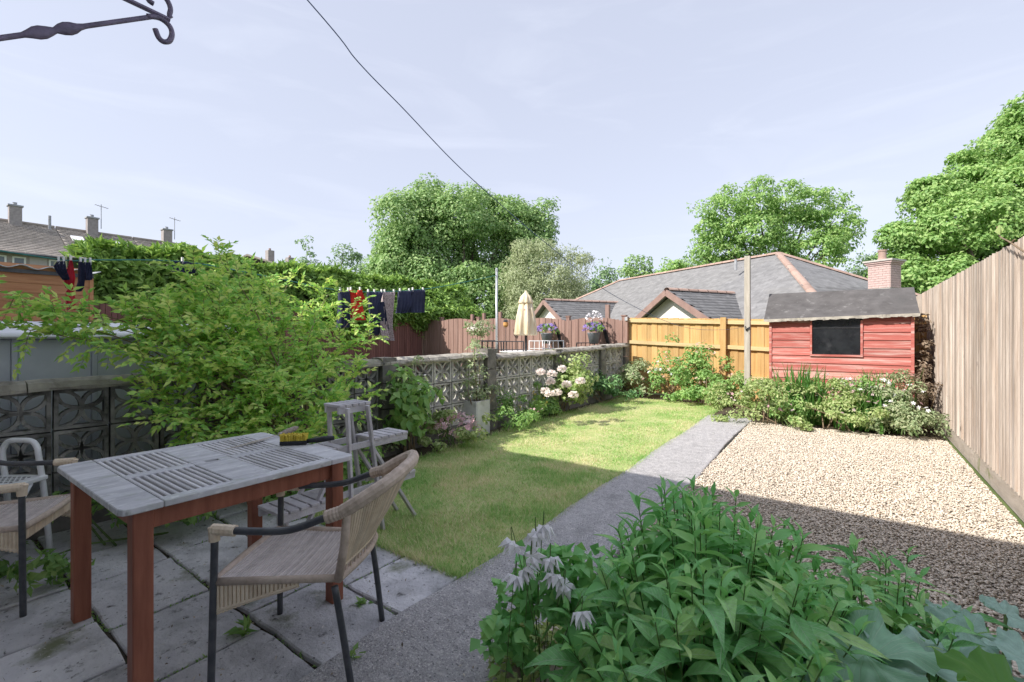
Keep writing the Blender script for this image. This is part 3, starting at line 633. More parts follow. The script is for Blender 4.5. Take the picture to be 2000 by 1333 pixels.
for a, b in zip(piers[:-1], piers[1:]):
    y0, y1 = a + .1, b - .1; nb = round((y1-y0)/.3); st = (y1-y0)/nb; zt = wtop((a+b)/2 + .001)
    for j in range(nb):
        y = y0 + st*(j+.5); zz = wtop(y) if True else zt
        for k in range(3):
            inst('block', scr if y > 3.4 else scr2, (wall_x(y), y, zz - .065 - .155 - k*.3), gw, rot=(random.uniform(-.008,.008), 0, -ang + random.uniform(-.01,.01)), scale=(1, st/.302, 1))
    # footing course
    fb = MB(); fb.beam((wall_x(y0), y0, wtop(y0)-.065-.905-.1), (wall_x(y1), y1, wtop(y1)-.065-.905-.1), .16, .2); obj('footing', fb, M['pier'], gw)
    # coping stones, rounded and broken
    nc_ = 3
    for j in range(nc_):
        ya, yb = a + (b-a)*j/nc_ + .004, a + (b-a)*(j+1)/nc_ - .004
        if abs(a-5.28) < .1 and j == 0: ya += .1
        if abs(b-5.28) < .1 and j == nc_-1: yb -= .1
        cb = MB(); ns = 6; prof = [(-.12,-.012),(-.125,.012),(-.10,.045),(-.05,.062),(0,.068),(.05,.062),(.10,.045),(.125,.012),(.12,-.012)]
        for s_ in range(ns+1):
            y = ya + (yb-ya)*s_/ns
            for (px, pz) in prof: cb.v.append((wall_x(y) + px + random.uniform(-.007,.007), y, wtop(y) - .062 + pz + random.uniform(-.006,.006)))
        k = len(prof)
        for s_ in range(ns):
            for q in range(k): cb.f.append((s_*k+q, s_*k+(q+1)%k, (s_+1)*k+(q+1)%k, (s_+1)*k+q))
        cb.f += [tuple(range(k)), tuple(range(ns*k+k-1, ns*k-1, -1))]
        obj('coping_stone', cb, M['coping'], gw, smooth=False)

# ---- tall weathered fence
FX = 1.075
tf = empty('timber_fence', (FX, 7, 0), 'tall weathered grey feather edge board fence rising beside the gravel', 'fence')
def feather(w, h, t=.022):            # overlapped board: thin edge and thick edge, facing -X
    return MB().prism([(0, -w/2, 0), (-t, -w/2, 0), (-t*.55, -w/2+.012, 0), (-.008, w/2, 0), (0, w/2, 0)], (0, 0, 0), (0, 0, h))
bd = mesh('board', feather(.118, 1.0), M['fence_grey'])
y = 3.0
while y < 11.4:
    b0 = gz(y) + .155; top = 2.125 + random.uniform(-.006, .006)
    inst('board', bd, (FX + random.uniform(-.004,.004), y, b0), tf, rot=(random.uniform(-.006,.006), 0, random.uniform(-.07,.07)), scale=(1, random.uniform(.97,1.03), top-b0)); y += .104
for a in np.arange(2.9, 11.0, 1.83):
    gbm = MB().beam((FX+.004, a+.004, gz(a)+.07), (FX+.004, a+1.826, gz(a+1.83)+.07), .03, .17); obj('gravel_board', gbm, M['gravelboard'], tf)
    obj('fence_post', MB().span(FX+.02, FX+.12, a-.05, a+.05, -.1, 2.1), M['fence_grey'], tf)
for z in (.5, 1.2, 1.9): obj('fence_rail', MB().span(FX+.003, FX+.02, 2.9, 11.3, z, z+.08), M['fence_grey'], tf)
obj('fence_end', MB().span(FX-.02, FX+.05, 11.36, 11.42, -1, 2.0), M['fence_grey'], tf)

# ---- golden back fence, boards behind, rails and posts in front
A, B = Vector((-4.02, 10.03, 0)), Vector((1.05, 9.93, 0))
of = empty('golden_fence', (-2.5, 10, 0), 'new golden brown board fence with rails and posts behind the roses and red shed', 'fence')
def ftop(u): return 1.82 - .165*u*1.0 if u < .57 else 1.82 - .165*.57 - .02*(u-.57)
ntot = 44
ob = mesh('board', MB().box((0, 0, .5), (.121, .018, 1.0)), M['fence_orange'])
for i in range(ntot):
    u = (i+.5)/ntot; p = A.lerp(B, u)
    inst('board', ob, (p.x, p.y + (.016 if i % 2 else .028), gz(9.9)), of, rot=(0, 0, random.uniform(-.02,.02)), scale=(1, 1, ftop(u) + random.uniform(-.006,.006) - gz(9.9)))
def frail(dz_l, dz_r):
    pts = [0, .405, .575, 1.0]
    for a, b in zip(pts[:-1], pts[1:]):
        pa, pb_ = A.lerp(B, a), A.lerp(B, b); f = lambda u: ftop(u) - (dz_l + (dz_r-dz_l)*u)
        obj('rail', MB().beam((pa.x+.03, pa.y-.018, f(a)), (pb_.x-.03, pb_.y-.018, f(b)), .045, .075), M['rail'], of)
frail(.065, .085); frail(.545, .60); frail(1.1, 1.2)
for u, w in ((.0, .1), (.405, .1), (1.0, .1)):
    p = A.lerp(B, u); obj('post', MB().span(p.x-w/2, p.x+w/2, p.y-.10, p.y-.002, -.1, ftop(u) + .02), M['fence_orange'] if u else M['fence_brown'], of)
obj('fence_clip', MB().span(A.x+.0, A.x+.06, 9.9, 9.925, 1.75, 1.83), M['metal_grey'], of)

# ---- brown scalloped fence of the next garden
bf = empty('scalloped_fence', (-7.3, 10.05, 0), 'faded brown board fence with wavy scalloped top across the next garden', 'fence')
bb = mesh('board', MB().box((0, 0, .5), (.097, .016, 1.0)), M['fence_brown'])
x = -10.62; i = 0
while x < -4.1:
    ph = ((x + 4.13) / 1.46) % 1.0; base = 1.80 + .016 * (-4.1 - x); top = base + .085 * (4*ph*(1-ph)) - .05
    inst('board', bb, (x, 10.08 + (.014 if i % 2 else 0), .2), bf, rot=(0, 0, random.uniform(-.03,.03)), scale=(1, 1, top - .2)); x += .0945; i += 1
for k in range(5):
    xp = -4.13 - 1.46*k; obj('post', MB().span(xp-.045, xp+.045, 10.1, 10.19, -.2, 1.86 + .022*k), M['fence_brown'], bf)
    obj('post_cap', MB().span(xp-.06, xp+.06, 10.085, 10.205, 1.861 + .022*k, 1.885 + .022*k), M['fence_brown'], bf)
for z in (.6, 1.4): obj('rail', MB().span(-10.6, -4.12, 10.105, 10.14, z, z+.07), M['fence_brown'], bf)
for k, xp in enumerate((-9.0, -8.55, -7.95)): obj('back_post', MB().span(xp-.04, xp+.04, 10.4, 10.48, -.3, 2.05 + .02*k), M['fence_brown'], bf)

# ---- dark fence down the far side of the next garden
df = empty('maroon_fence', (-10.7, 6, 0), 'dark maroon slatted fence in shade under the clipped hedge', 'fence')
db = MB(); y = 2.25
while y < 10.0: db.span(-10.72, -10.70 + random.uniform(0,.006), y, y+.078, .1, 1.98); y += .086
obj('slats', db, M['fence_dark'], df, kind='stuff')
obj('rail', MB().span(-10.76, -10.722, 2.25, 10.0, 1.6, 1.68), M['fence_dark'], df); obj('post', MB().span(-10.74, -10.66, 10.0, 10.04, 0, 2.0), M['fence_brown'], df)

# ---- red shed
sx0, sx1, sy0, sy1 = -1.012, .80, 8.7, 9.86; sz = .13
sh = empty('garden_shed', ((sx0+sx1)/2, sy0, sz), 'red timber garden shed with peeling paint and grey felt roof', 'shed')
wx0, wx1, wz0, wz1 = -.42, .19, 1.115, 1.64
def shz(x): return 1.655 + .045 * (x - sx0) / (sx1 - sx0)
nz_, z = 0, sz
while z < 1.66:
    hh = .121; z1 = min(z + hh, 1.69); parts = [(sx0+.03, sx1-.03)]
    if z1 > wz0 + .02 and z < wz1 - .02: parts = [(sx0+.03, wx0-.03), (wx1+.03, sx1-.03)]
    for a, b in parts:
        pm = MB().prism([(0, sy0, z), (0, sy0-.026, z), (0, sy0-.010, z1+.012), (0, sy0, z1+.012)], (a, 0, 0), (b, 0, 0))
        o = obj('plank', pm, M['shed_worn'] if (nz_ < 4 or (nz_ < 6 and random.random() < .5)) else M['shed_red'], sh)
    z = z1; nz_ += 1
for a in (sx0-.002, sx1-.034): obj('corner_trim', MB().span(a, a+.036, sy0-.036, sy0+.004, sz, 1.68), M['shed_red'], sh)
sw = MB(); sw.span(sx0, sx0+.02, sy0+.005, sy1, sz, 1.66); sw.span(sx1-.02, sx1, sy0+.005, sy1, sz, 1.66); sw.span(sx0+.021, sx1-.021, sy1-.02, sy1, sz, 1.66)
for xx in (sx0, sx1-.02): sw.prism([(0, sy0+.005, 1.661), (0, sy1, 1.661), (0, (sy0+sy1)/2, 2.09)], (xx, 0, 0), (xx+.02, 0, 0))
obj('side_wall', sw, M['shed_red'], sh)
wf = MB()
for q in ((wx0-.028, wx0, wz0-.03, wz1), (wx1, wx1+.028, wz0-.03, wz1), (wx0, wx1, wz0-.03, wz0)): wf.span(q[0], q[1], sy0-.042, sy0+.01, q[2], q[3])
wfo = obj('window_frame', wf, M['shed_red'], sh)
obj('pane', MB().span(wx0, wx1, sy0-.012, sy0-.006, wz0, wz1+.03), M['glass_dark'], wfo)
obj('glazing_bar', MB().span(wx0, wx1, sy0-.02, sy0-.004, 1.52, 1.532), M['metal_black'], wfo)
rb = MB(); ym = (sy0+sy1)/2
def roofpt(side, u, v, dz):
    x = sx0 - .07 + (sx1-sx0+.125) * u; ye = sy0 - .115 if side < 0 else sy1 + .1
    ze = shz(x) - (.002 if side < 0 else .03) ; y = ye + (ym-ye)*v; z = ze + (2.125-ze)*v + .012*math.sin(u*9+v*3)*math.sin(v*3.1) - .012*math.sin(3.14*v)
    return (x, y, z + dz)
for side in (-1, 1):
    top = [[roofpt(side, i/16, j/6, .022) for i in range(17)] for j in range(7)]; bot = [[roofpt(side, i/16, j/6, -.006) for i in range(17)] for j in range(7)]
    n0 = len(rb.v); rb.v += [p for r_ in top for p in r_] + [p for r_ in bot for p in r_]; K = 7*17
    for j in range(6):
        for i in range(16):
            a = n0 + j*17 + i; rb.f += [(a, a+1, a+18, a+17), (K+a, K+a+17, K+a+18, K+a+1)]
    for i in range(16): a = n0+i; rb.f.append((a, K+a, K+a+1, a+1))
    for j in range(6):
        for a in (n0 + j*17, n0 + j*17 + 16): rb.f.append((a, a+17, K+a+17, K+a))
ro = obj('felt_roof', rb, M['felt'], sh, smooth=False)
fl_ = MB()                                                       # felt turned down over the eaves, ragged
for i in range(24):
    u0, u1 = i/24, (i+1)/24; p, q = roofpt(-1, u0, 0, .02), roofpt(-1, u1, 0, .02); d0, d1 = random.uniform(.028,.05), random.uniform(.028,.05)
    fl_.add([(p[0],p[1]-.006,p[2]+.004),(q[0],q[1]-.006,q[2]+.004),(q[0],q[1]-.008,q[2]-d1),(p[0],p[1]-.008,p[2]-d0),(p[0],p[1]+.002,p[2]),(q[0],q[1]+.002,q[2]),(q[0],q[1]+.002,q[2]-d1),(p[0],p[1]+.002,p[2]-d0)],
            [(0,1,2,3),(4,7,6,5),(0,4,5,1),(3,2,6,7),(0,3,7,4),(1,5,6,2)])
obj('felt_edge', fl_, M['coping'], ro)

# ---- slate bungalow beyond the back fence
E = Vector((.875, -.485, 0)).normalized(); NN = Vector((-.485, -.875, 0)).normalized(); UP = Vector((0, 0, 1))
P2 = Vector((-2.24, 22.06, 4.8)); P1 = Vector((-11.3, 27.1, 4.8)); HW = 5.5; DROP = 3.15
bg_ = empty('bungalow', (-6, 22, -1), 'white bungalow with grey slate hipped roof behind the golden fence', 'bungalow')
C1 = P2 + (E + NN)*HW - UP*DROP; C2 = P2 + (E - NN)*HW - UP*DROP; C3 = P1 + (NN - E)*HW - UP*DROP; C4 = P1 - (NN + E)*HW - UP*DROP
wb = MB(); ins = .5
cor = [C1 - (E+NN)*ins, C2 - (E-NN)*ins, C4 + (E+NN)*ins, C3 - (NN-E)*ins]
for a, b in zip(cor, cor[1:] + cor[:1]):
    t = (b-a).normalized(); wb.beam((a.x, a.y, .2) , (b.x, b.y, .2), .3, 2.8)
obj('wall', wb, M['render_white'], bg_)
rfm = MB().add([P1, P2, C1, C2, C3, C4], [(0,1,2,4), (1,3,2), (0,5,3,1), (0,4,5), (2,3,5,4)])
rfo = obj('roof', rfm, M['slate'], bg_)
# slates on the two slopes the garden sees
sl_m = mesh('slate', MB().box((0, 0, 0), (.296, .30, .012)), M['slate'])
cand = []
def lay(o, ux, dn, xmin, xmax, rows, g, w=.3):
    nrm = ux.cross(dn).normalized(); nrm = nrm if nrm.z > 0 else -nrm
    for r_ in range(rows):
        s = (r_ + .5) * g; a, b = xmin(s), xmax(s); x = a + (0 if r_ % 2 else w/2)
        while x < b:
            cand.append((o + ux*x + dn*s + nrm*.022, ux, dn, nrm, r_)); x += w
dn1 = (NN*HW - UP*DROP).normalized(); lenS = math.hypot(HW, DROP); k = HW/lenS
lay(P1, E, dn1, lambda s: -s*k, lambda s: (P2-P1).length + s*k, int(lenS/.235), .235)
dn2 = (E*HW - UP*DROP).normalized()
lay(P2, NN, dn2, lambda s: -s*k, lambda s: s*k, int(lenS/.235), .235)
vis = []
for q in cand:
    x_, y_, d_ = proj(q[0])
    ok = 1030 < x_ < 1800 and y_ < 626 and not (1497 < x_ < 1795 and y_ > 562) and not (1255 < x_ < 1410 and y_ > 572) and not (1055 < x_ < 1150 and y_ > 590)
    vis.append((0 if ok else 1, d_, q))
vis.sort(key=lambda t: (t[0], t[1]))
restV, restF = [], []
for i, (_, d_, (p, ux, dn, nrm, r_)) in enumerate(vis):
    ux = -ux if ux.cross(dn).dot(nrm) < 0 else ux; mt = Matrix((ux, dn, nrm)).transposed(); tilt = Matrix.Rotation(-.05 + random.uniform(-.012,.012), 3, 'X') @ Matrix.Rotation(random.gauss(0,.012), 3, 'Z')
    if i < 300:
        inst('slate', sl_m, p, rfo, rot=(mt @ tilt).to_euler())
    else:
        rr = mt @ tilt; n0 = len(restV)
        for (x, y, z) in ((-.148,-.15,.006),(.148,-.15,.006),(.148,.15,.006),(-.148,.15,.006),(-.148,.15,-.006),(.148,.15,-.006)): restV.append(p + rr @ Vector((x, y, z)))
        restF += [(n0, n0+1, n0+2), (n0, n0+2, n0+3), (n0+3, n0+2, n0+5), (n0+3, n0+5, n0+4)]
npmesh('slates', [tuple(v) for v in restV], restF, M['slate_many'], rfo, kind='stuff')
# terracotta ridge and hip tiles
rt = mesh('ridge_tile', MB().grid(lambda u, v: ((u-.5)*.44, .135*math.cos(math.pi*v), .10*math.sin(math.pi*v)), 1, 6), M['terracotta'])
def ridge(a, b):
    n_ = max(1, round((b-a).length/.45)); t = (b-a).normalized(); s = t.cross(UP).normalized(); u = s.cross(t)
    for i in range(n_):
        inst('ridge_tile', rt, a.lerp(b, (i+.5)/n_) + u*.02, rfo, rot=Matrix((t, -s, u)).transposed().to_euler(), scale=(1, 1, random.uniform(.95,1.05)))
ridge(P1, P2); ridge(P2, C1); ridge(P2, C2); ridge(P1, C3)
# two gabled bays facing the garden
def gable(apex, hw, drop, ln, nm):
    g = obj(nm, MB().add([apex, apex - NN*ln, apex - E*hw - UP*drop, apex + E*hw - UP*drop, apex - NN*ln - E*hw - UP*drop, apex - NN*ln + E*hw - UP*drop], [(0,1,4,2), (0,3,5,1)]), M['slate'], bg_)
    V, F = [], []
    for sg in (-1, 1):
        dn = (E*hw*sg - UP*drop).normalized(); L2 = math.hypot(hw, drop); nrm = (NN.cross(dn)); nrm = nrm if nrm.z > 0 else -nrm
        for r_ in range(int(L2/.22)):
            for j in range(int(ln/.3)):
                p = apex + dn*(r_*.22+.11) - NN*(j*.3+.15 + (.15 if r_ % 2 else 0)) + nrm*(.03 + random.uniform(0,.008)); n0 = len(V)
                for a, b, c in ((-.146,-.14,.0),(.146,-.14,.0),(.146,.14,.012),(-.146,.14,.012),(.146,.14,0),(-.146,.14,0)): V.append(tuple(p + NN*a + dn*b + nrm*c))
                F += [(n0,n0+1,n0+2),(n0,n0+2,n0+3),(n0+3,n0+2,n0+4),(n0+3,n0+4,n0+5)]
    npmesh('slates', V, F, M['slate_many'], g, kind='stuff')
    a = apex - UP*.06
    obj('gable_wall', MB().prism([a - NN*.35, a - NN*.35 - E*hw*.97 - UP*drop*.97, a - NN*.35 + E*hw*.97 - UP*drop*.97], (0,0,0), tuple(-NN*.2)), M['render_white'], bg_)
    for sg in (-1, 1):
        q = apex + E*hw*sg*1.04 - UP*drop*1.04; obj('bargeboard', MB().beam(apex + NN*.02 - UP*.05, q + NN*.02 - UP*.05, .05, .2, up=NN.cross((q-apex).normalized())), M['barge'], bg_)
    ridge_a = apex + UP*.03
    n_ = max(1, round(ln/.45))
    for i in range(n_): inst('ridge_tile', rt, ridge_a - NN*(ln*(i+.5)/n_), rfo, rot=Matrix((NN, UP.cross(NN), UP)).transposed().to_euler())
gable(PD(1301, 569, 16.0), 2.25, 1.3, 3.3, 'bay_roof')
gable(PD(1062, 588, 22.5), 1.9, 1.15, 4.6, 'bay_roof')
vp = PD(1437, 528, 19.0); obj('vent_pipe', MB().tube([vp, vp + UP*.45], .055, 8), M['lead'], bg_)
vs_ = PD(1187, 608, 14.5); obj('flue', MB().span(vs_.x-.06, vs_.x+.06, vs_.y-.06, vs_.y+.06, vs_.z-.5, vs_.z+.2), M['barge'], bg_)
# chimney in pink brick
cp = PD(1727, 560, 15.0); ch = obj('chimney_stack', MB().box((cp.x, cp.y, cp.z-.15), (.62, .62, 1.6), Matrix.Rotation(-.5, 3, 'Z')), M['mortar'], bg_)
brk = mesh('brick', MB().box((0,0,0), (.215, .02, .065)), M['brick_pink'])
rz = Matrix.Rotation(-.5, 3, 'Z')
for c_ in range(10):
    z = cp.z - .03 + c_*.074
    for f_ in range(2):
        cuts_ = [-.31, -.10, .115, .31] if c_ % 2 else [-.31, -.21, .005, .21, .31]
        for j in range(len(cuts_)-1):
            off = (cuts_[j]+cuts_[j+1])/2; bl_ = (cuts_[j+1]-cuts_[j]-.01)/.215
            lo = Vector((off, -.314, 0)) if f_ == 0 else Vector((.314, off, 0)); p = rz @ lo
            inst('brick', brk, (cp.x+p.x, cp.y+p.y, z), ch, rot=(0, 0, -.5 + (0 if f_ == 0 else math.pi/2)), scale=(bl_, 1, 1))
for k, (s_, h_) in enumerate(((.70,.05),(.77,.05),(.84,.06))): obj('chimney_cap', MB().box((cp.x, cp.y, cp.z+.70+k*.055), (s_, s_, .054), rz), M['brick_pink'] if k < 2 else M['mortar'], ch)
obj('chimney_pot', MB().lathe([(.14,0),(.13,.05),(.11,.1),(.105,.3),(.125,.31),(.125,.36),(.09,.36)], (cp.x-.05, cp.y, cp.z+.83), 12), M['terracotta'], ch)

# ---- far terrace on the rise, four houses alike and each its own
TX, TE = -50.0, -44.6; zr, ze = 9.9, 7.0
def terrace(y0, y1, label, end=False, ant=True, cx=None):
    t = empty('terraced_house', (TE - 1, (y0+y1)/2, 2.2), label, 'house', 'terraced houses on the rise')
    wm = MB(); xw = TE - .45; wins = [(y0+.5, y0+1.5), (y0+1.75, y0+2.4), (y0+3.5, y0+4.4)]
    ys_ = sorted({y0, y1} | {q for w_ in wins for q in w_})
    for a, b in zip(ys_[:-1], ys_[1:]):
        if (a, b) in wins: wm.span(xw-.3, xw, a, b, 1, 5.75); wm.span(xw-.3, xw, a, b, 6.75, ze+.05)
        else: wm.span(xw-.3, xw, a, b, 1, ze+.05)
    if end: wm.prism([(TE-.75, y1-.3, 1), (TX-5.0, y1-.3, 1), (TX-5.0, y1-.3, ze), (TX, y1-.3, zr-.1), (TE-.75, y1-.3, ze)], (0,0,0), (0,.29,0))
    obj('wall', wm, M['brick_far'], t)
    for a, b in wins:
        fm = MB()
        for q in ((a, a+.1, 5.75, 6.75), (b-.1, b, 5.75, 6.75), (a+.1, b-.1, 5.75, 5.84), (a+.1, b-.1, 6.66, 6.75)): fm.span(xw-.12, xw-.02, q[0], q[1], q[2], q[3])
        w_ = obj('window_frame', fm, M['upvc'], t); obj('pane', MB().span(xw-.09, xw-.06, a+.05, b-.05, 5.8, 6.7), M['glass'], w_)
    obj('wall_panel', MB().span(xw+.002, xw+.03, y0+2.55, y0+3.4, 5.6, 6.8), M['panel_far'], t)
    rm = MB().prism([(TE+.05, y0, ze-.03), (TX, y0, zr-.06), (TX-5.6, y0, ze-.03), (TX-5.6, y0, ze-.12), (TX, y0, zr-.2), (TE+.05, y0, ze-.12)], (0,0,0), (0, y1-y0, 0))
    ro_ = obj('roof', rm, M['tile_far'], t); V, F = [], []
    L2 = math.hypot(TE-TX, zr-ze); dx, dz = (TE-TX)/L2, (ze-zr)/L2; nr = int(L2/.32)
    for r_ in range(nr):
        s = r_*.32; yy = y0 + (.16 if r_ % 2 else 0)
        while yy < y1 - .05:
            j = random.uniform(0, .02); n0 = len(V); a, b = yy, min(yy+.3, y1)
            for (ss, q, hh) in ((s, a, .01), (s, b, .01), (s+.34, b, .05+j), (s+.34, a, .05+j), (s+.34, b, 0), (s+.34, a, 0)): V.append((TX+dx*ss - dz*hh, q, zr-.05+dz*ss + dx*hh))
            F += [(n0,n0+3,n0+2),(n0,n0+2,n0+1),(n0+3,n0+5,n0+4),(n0+3,n0+4,n0+2)]; yy += .33
    npmesh('roof_tiles', V, F, M['tile_far'], ro_, kind='stuff')
    obj('ridge', MB().tube([(TX, y0+.01, zr), (TX, y1-.01, zr)], .13, 6), M['tile_far'], ro_)
    obj('gutter', MB().tube([(TE+.1, y0+.01, ze-.1), (TE+.1, y1-.01, ze-.1)], .07, 6), M['metal_char'], t)
    cy = cx if cx is not None else (y0+y1)/2
    ck = obj('chimney', MB().span(TX-.05, TX+.6, cy-.33, cy+.33, zr-.5, zr+1.05), M['brick_far'], ro_)
    obj('chimney_cap', MB().span(TX-.12, TX+.67, cy-.4, cy+.4, zr+1.051, zr+1.16), M['lead'], ck)
    obj('chimney_pot', MB().lathe([(.13,0),(.11,.2),(.14,.22),(.1,.22)], (TX+.25, cy, zr+1.161), 10), M['lead'], ck)
    if ant:
        am = MB(); am.tube([(TX+.6, cy+.5, zr+.3), (TX+.6, cy+.5, zr+2.3)], .03, 5); am.tube([(TX+.6, cy+.1, zr+2.2), (TX+.6, cy+.95, zr+2.05)], .022, 5)
        for q in range(6): am.tube([(TX+.4, cy+.14+q*.15, zr+2.19-q*.026), (TX+.8, cy+.14+q*.15, zr+2.19-q*.026)], .014, 4)
        obj('aerial', am, M['lead'], t)
    return t
ta = terrace(3.65, 8.25, 'terraced house with bare chimney and vent pipe at the near end of the grey row', ant=False, cx=6.1)
obj('vent_pipe', MB().tube([(TX+.5, 7.9, zr-.5), (TX+.5, 7.9, zr+.75)], .09, 7), M['lead'], ta)
terrace(-1.2, 3.6, 'terraced house cut by the picture edge, mostly behind the corrugated roof', ant=False, cx=-.5)
tb_ = terrace(8.3, 13.05, 'terraced house with branching aerial and roof lights, middle of the grey row', cx=10.4)
terrace(13.1, 17.8, 'end of terrace house with plain gable and slim aerial on its chimney', end=True, cx=15.5)
for yy in (9.2, 11.5):
    rl = MB(); L2 = math.hypot(TE-TX, zr-ze); dx, dz = (TE-TX)/L2, (ze-zr)/L2
    c = Vector((TX + dx*2.3, yy, zr + dz*2.3)); nrm = Vector((-dz, 0, dx))
    rl.prism([c + Vector((dx,0,dz))*a + Vector((0,b,0)) for a, b in ((-.5,-.35),(.5,-.35),(.5,.35),(-.5,.35))], tuple(nrm*.05), tuple(nrm*.14)); obj('roof_light', rl, M['upvc'], tb_)
# second, farther house showing only a gable top
fh = empty('gabled_house', (-60, 30, 4), 'distant house showing just a roof peak and chimneys above the hedge', 'house')
q0 = PD(484, 497, 60); q1 = PD(600, 533, 60)
fm = MB(); d_ = Vector((q1.x-q0.x, q1.y-q0.y, 0)).normalized(); s_ = Vector((-d_.y, d_.x, 0))
pk = PD(486, 497, 60)
obj('wall', MB().prism([pk - d_*4 - UP*8, pk + d_*12 - UP*8, pk + d_*12 - UP*3.9, pk - d_*4 - UP*2.2], (0,0,0), tuple(s_*6)), M['brick_far'], fh)
rfh = obj('roof', MB().prism([pk - d_*4.5 - UP*2.35, pk, pk + d_*13 - UP*4.1, pk + d_*13 - UP*4.3, pk - UP*.25, pk - d_*4.5 - UP*2.6], tuple(-s_*.4), tuple(s_*6.4)), M['tile_far'], fh)
for px_, top in ((527, 490), (566, 504)):
    c = PD(px_, top, 60.5); ck = obj('chimney', MB().span(c.x-.4, c.x+.4, c.y-.4, c.y+.4, c.z-2.2, c.z), M['brick_far'], rfh); obj('chimney_pot', MB().lathe([(.16,0),(.14,.3),(.1,.3)], (c.x, c.y, c.z), 8), M['terracotta'], ck)
# ================================================================ THINGS
# ---- square slatted garden table
tx0, tx1, ty0, ty1, tz = -3.13, -2.13, .52, 1.51, .765
tb = empty('garden_table', ((tx0+tx1)/2, (ty0+ty1)/2, 0), 'square slatted garden table with silvered top and red brown legs', 'table')
def tplank(name, x0, x1, y0, y1, m, parent=tb, z=tz, th=.026, corner=None):
    b = MB()
    if corner:
        c = .035; P_ = {'y0': [(x0+c, y0), (x1-c, y0), (x1-.008, y0+.010), (x1, y0+c), (x1, y1), (x0, y1), (x0, y0+c), (x0+.008, y0+.010)], 'y1': [(x0, y0), (x1, y0), (x1, y1-c), (x1-.008, y1-.010), (x1-c, y1), (x0+c, y1), (x0+.008, y1-.010), (x0, y1-c)]}[corner]
        b.prism([(x, y, z-th) for x, y in P_], (0,0,0), (0,0,th))
    else: b.span(x0, x1, y0, y1, z-th, z)
    return obj(name, b, m, parent, bevel=.003)
eb, mb_, rl_, cr_ = .135, .17, .062, .062
tplank('end_board', tx0, tx1, ty0, ty0+eb, M['tabletop'], corner='y0'); tplank('end_board', tx0, tx1, ty1-eb, ty1, M['tabletop'], corner='y1')
ym0, ym1 = (ty0+ty1)/2 - mb_/2, (ty0+ty1)/2 + mb_/2; xm = (tx0+tx1)/2
g_ = .0025
for a, b in ((tx0, tx0+rl_), (tx1-rl_, tx1)): tplank('side_rail', a, b, ty0+eb+g_, ty1-eb-g_, M['tabletop'])
for a, b in ((ty0+eb+g_, ym0-g_), (ym1+g_, ty1-eb-g_)): tplank('centre_rail', xm-cr_/2, xm+cr_/2, a, b, M['tabletop'])
mp_ = tplank('middle_board', tx0+rl_+g_, xm-.024, ym0, ym1, M['tabletop']); tplank('middle_board', xm+.024, tx1-rl_-g_, ym0, ym1, M['tabletop'])
for a, b in ((ym0, ym0+.055), (ym1-.055, ym1)): tplank('middle_bridge', xm-.0235, xm+.0235, a, b, M['tabletop'], z=tz-.001)
for (a, b) in ((ty0+eb, ym0), (ym1, ty1-eb)):
    n_ = 10; p_ = (b-a)/n_
    for (xa, xb) in ((tx0+rl_+.002, xm-cr_/2-.002), (xm+cr_/2+.002, tx1-rl_-.002)):
        for i in range(n_):
            y = a + p_*(i+.5) ; tplank('slat', xa, xb, y-.0076, y+.0076, M['tableslat'], z=tz-.001-random.uniform(0,.0015), th=.018)
for lx in (tx0+.065, tx1-.065):
    for ly in (ty0+.08, ty1-.08): obj('leg', MB().box((lx, ly, (tz-.028)/2), (.066, .066, tz-.028)), M['tablelegs'], tb, bevel=.004)
for ly in (ty0+.08, ty1-.08): obj('apron', MB().span(tx0+.10, tx1-.10, ly-.012, ly+.012, tz-.11, tz-.028), M['tablelegs'], tb)
for lx in (tx0+.065, tx1-.065): obj('apron', MB().span(lx-.012, lx+.012, ty0+.114, ty1-.114, tz-.11, tz-.028), M['tablelegs'], tb)

# ---- bristle brush and old weeding knife on the table
c = PG(600, 868, tz); bz = tz
d_ = (PG(545, 872, tz) - PG(628, 868, tz)); d_.z = 0; d_.normalize(); s_ = Vector((-d_.y, d_.x, 0))
brp = c + Vector((0,0,0)); br = empty('hand_brush', (c.x, c.y, tz), 'yellow bristled hand brush with black grip lying upturned on table', 'brush')
hp = [c - d_*.15 + UP*.030, c - d_*.09 + UP*.026, c - d_*.02 + UP*.02, c + d_*.02 + UP*.016]
obj('handle', MB().tube(hp, [.012,.017,.013,.012], 10), M['rubber'], br, smooth=True)
obj('head', MB().beam(c + d_*.0 + UP*.014, c + d_*.145 + UP*.016, .05, .024), M['rubber'], br, bevel=.004)
tf_ = MB()
for i in range(15):
    for j in range(5):
        p = c + d_*(.006+.0095*i) + s_*(-.019+.0095*j) + UP*.027; q = p + UP*random.uniform(.032,.04) + d_*random.uniform(-.008,.008) + s_*((j-2)*.004)
        tf_.tube([p, q], [.0045,.006], 5)
obj('bristles', tf_, M['bristle'], br, kind='stuff')
c2 = PG(548, 853, tz); e2 = PG(440, 880, tz); d2 = (c2 - e2); d2.z = 0; L2_ = d2.length; d2.normalize()
kn = empty('weeding_knife', (c2.x, c2.y, tz), 'old weeding knife with worn wooden handle and long pale blade', 'garden tool')
h0 = c2 + UP*.018; obj('handle', MB().tube([h0, h0 + d2*.03 + UP*.002, h0 + d2*.07 + UP*.006, h0 + d2*.12 + UP*.012, h0 + d2*.14 + UP*.014], [.009,.015,.018,.016,.007], 10), M['handle_wood'], kn, smooth=True)
obj('blade', MB().prism([c2 + UP*.014, c2 - d2*(L2_*.5) + Vector((-d2.y, d2.x, 0))*.016 + UP*.006, e2 + UP*.003, c2 - d2*(L2_*.5) - Vector((-d2.y, d2.x, 0))*.014 + UP*.006], (0,0,0), (0,0,.003)), M['blade_steel'], kn)
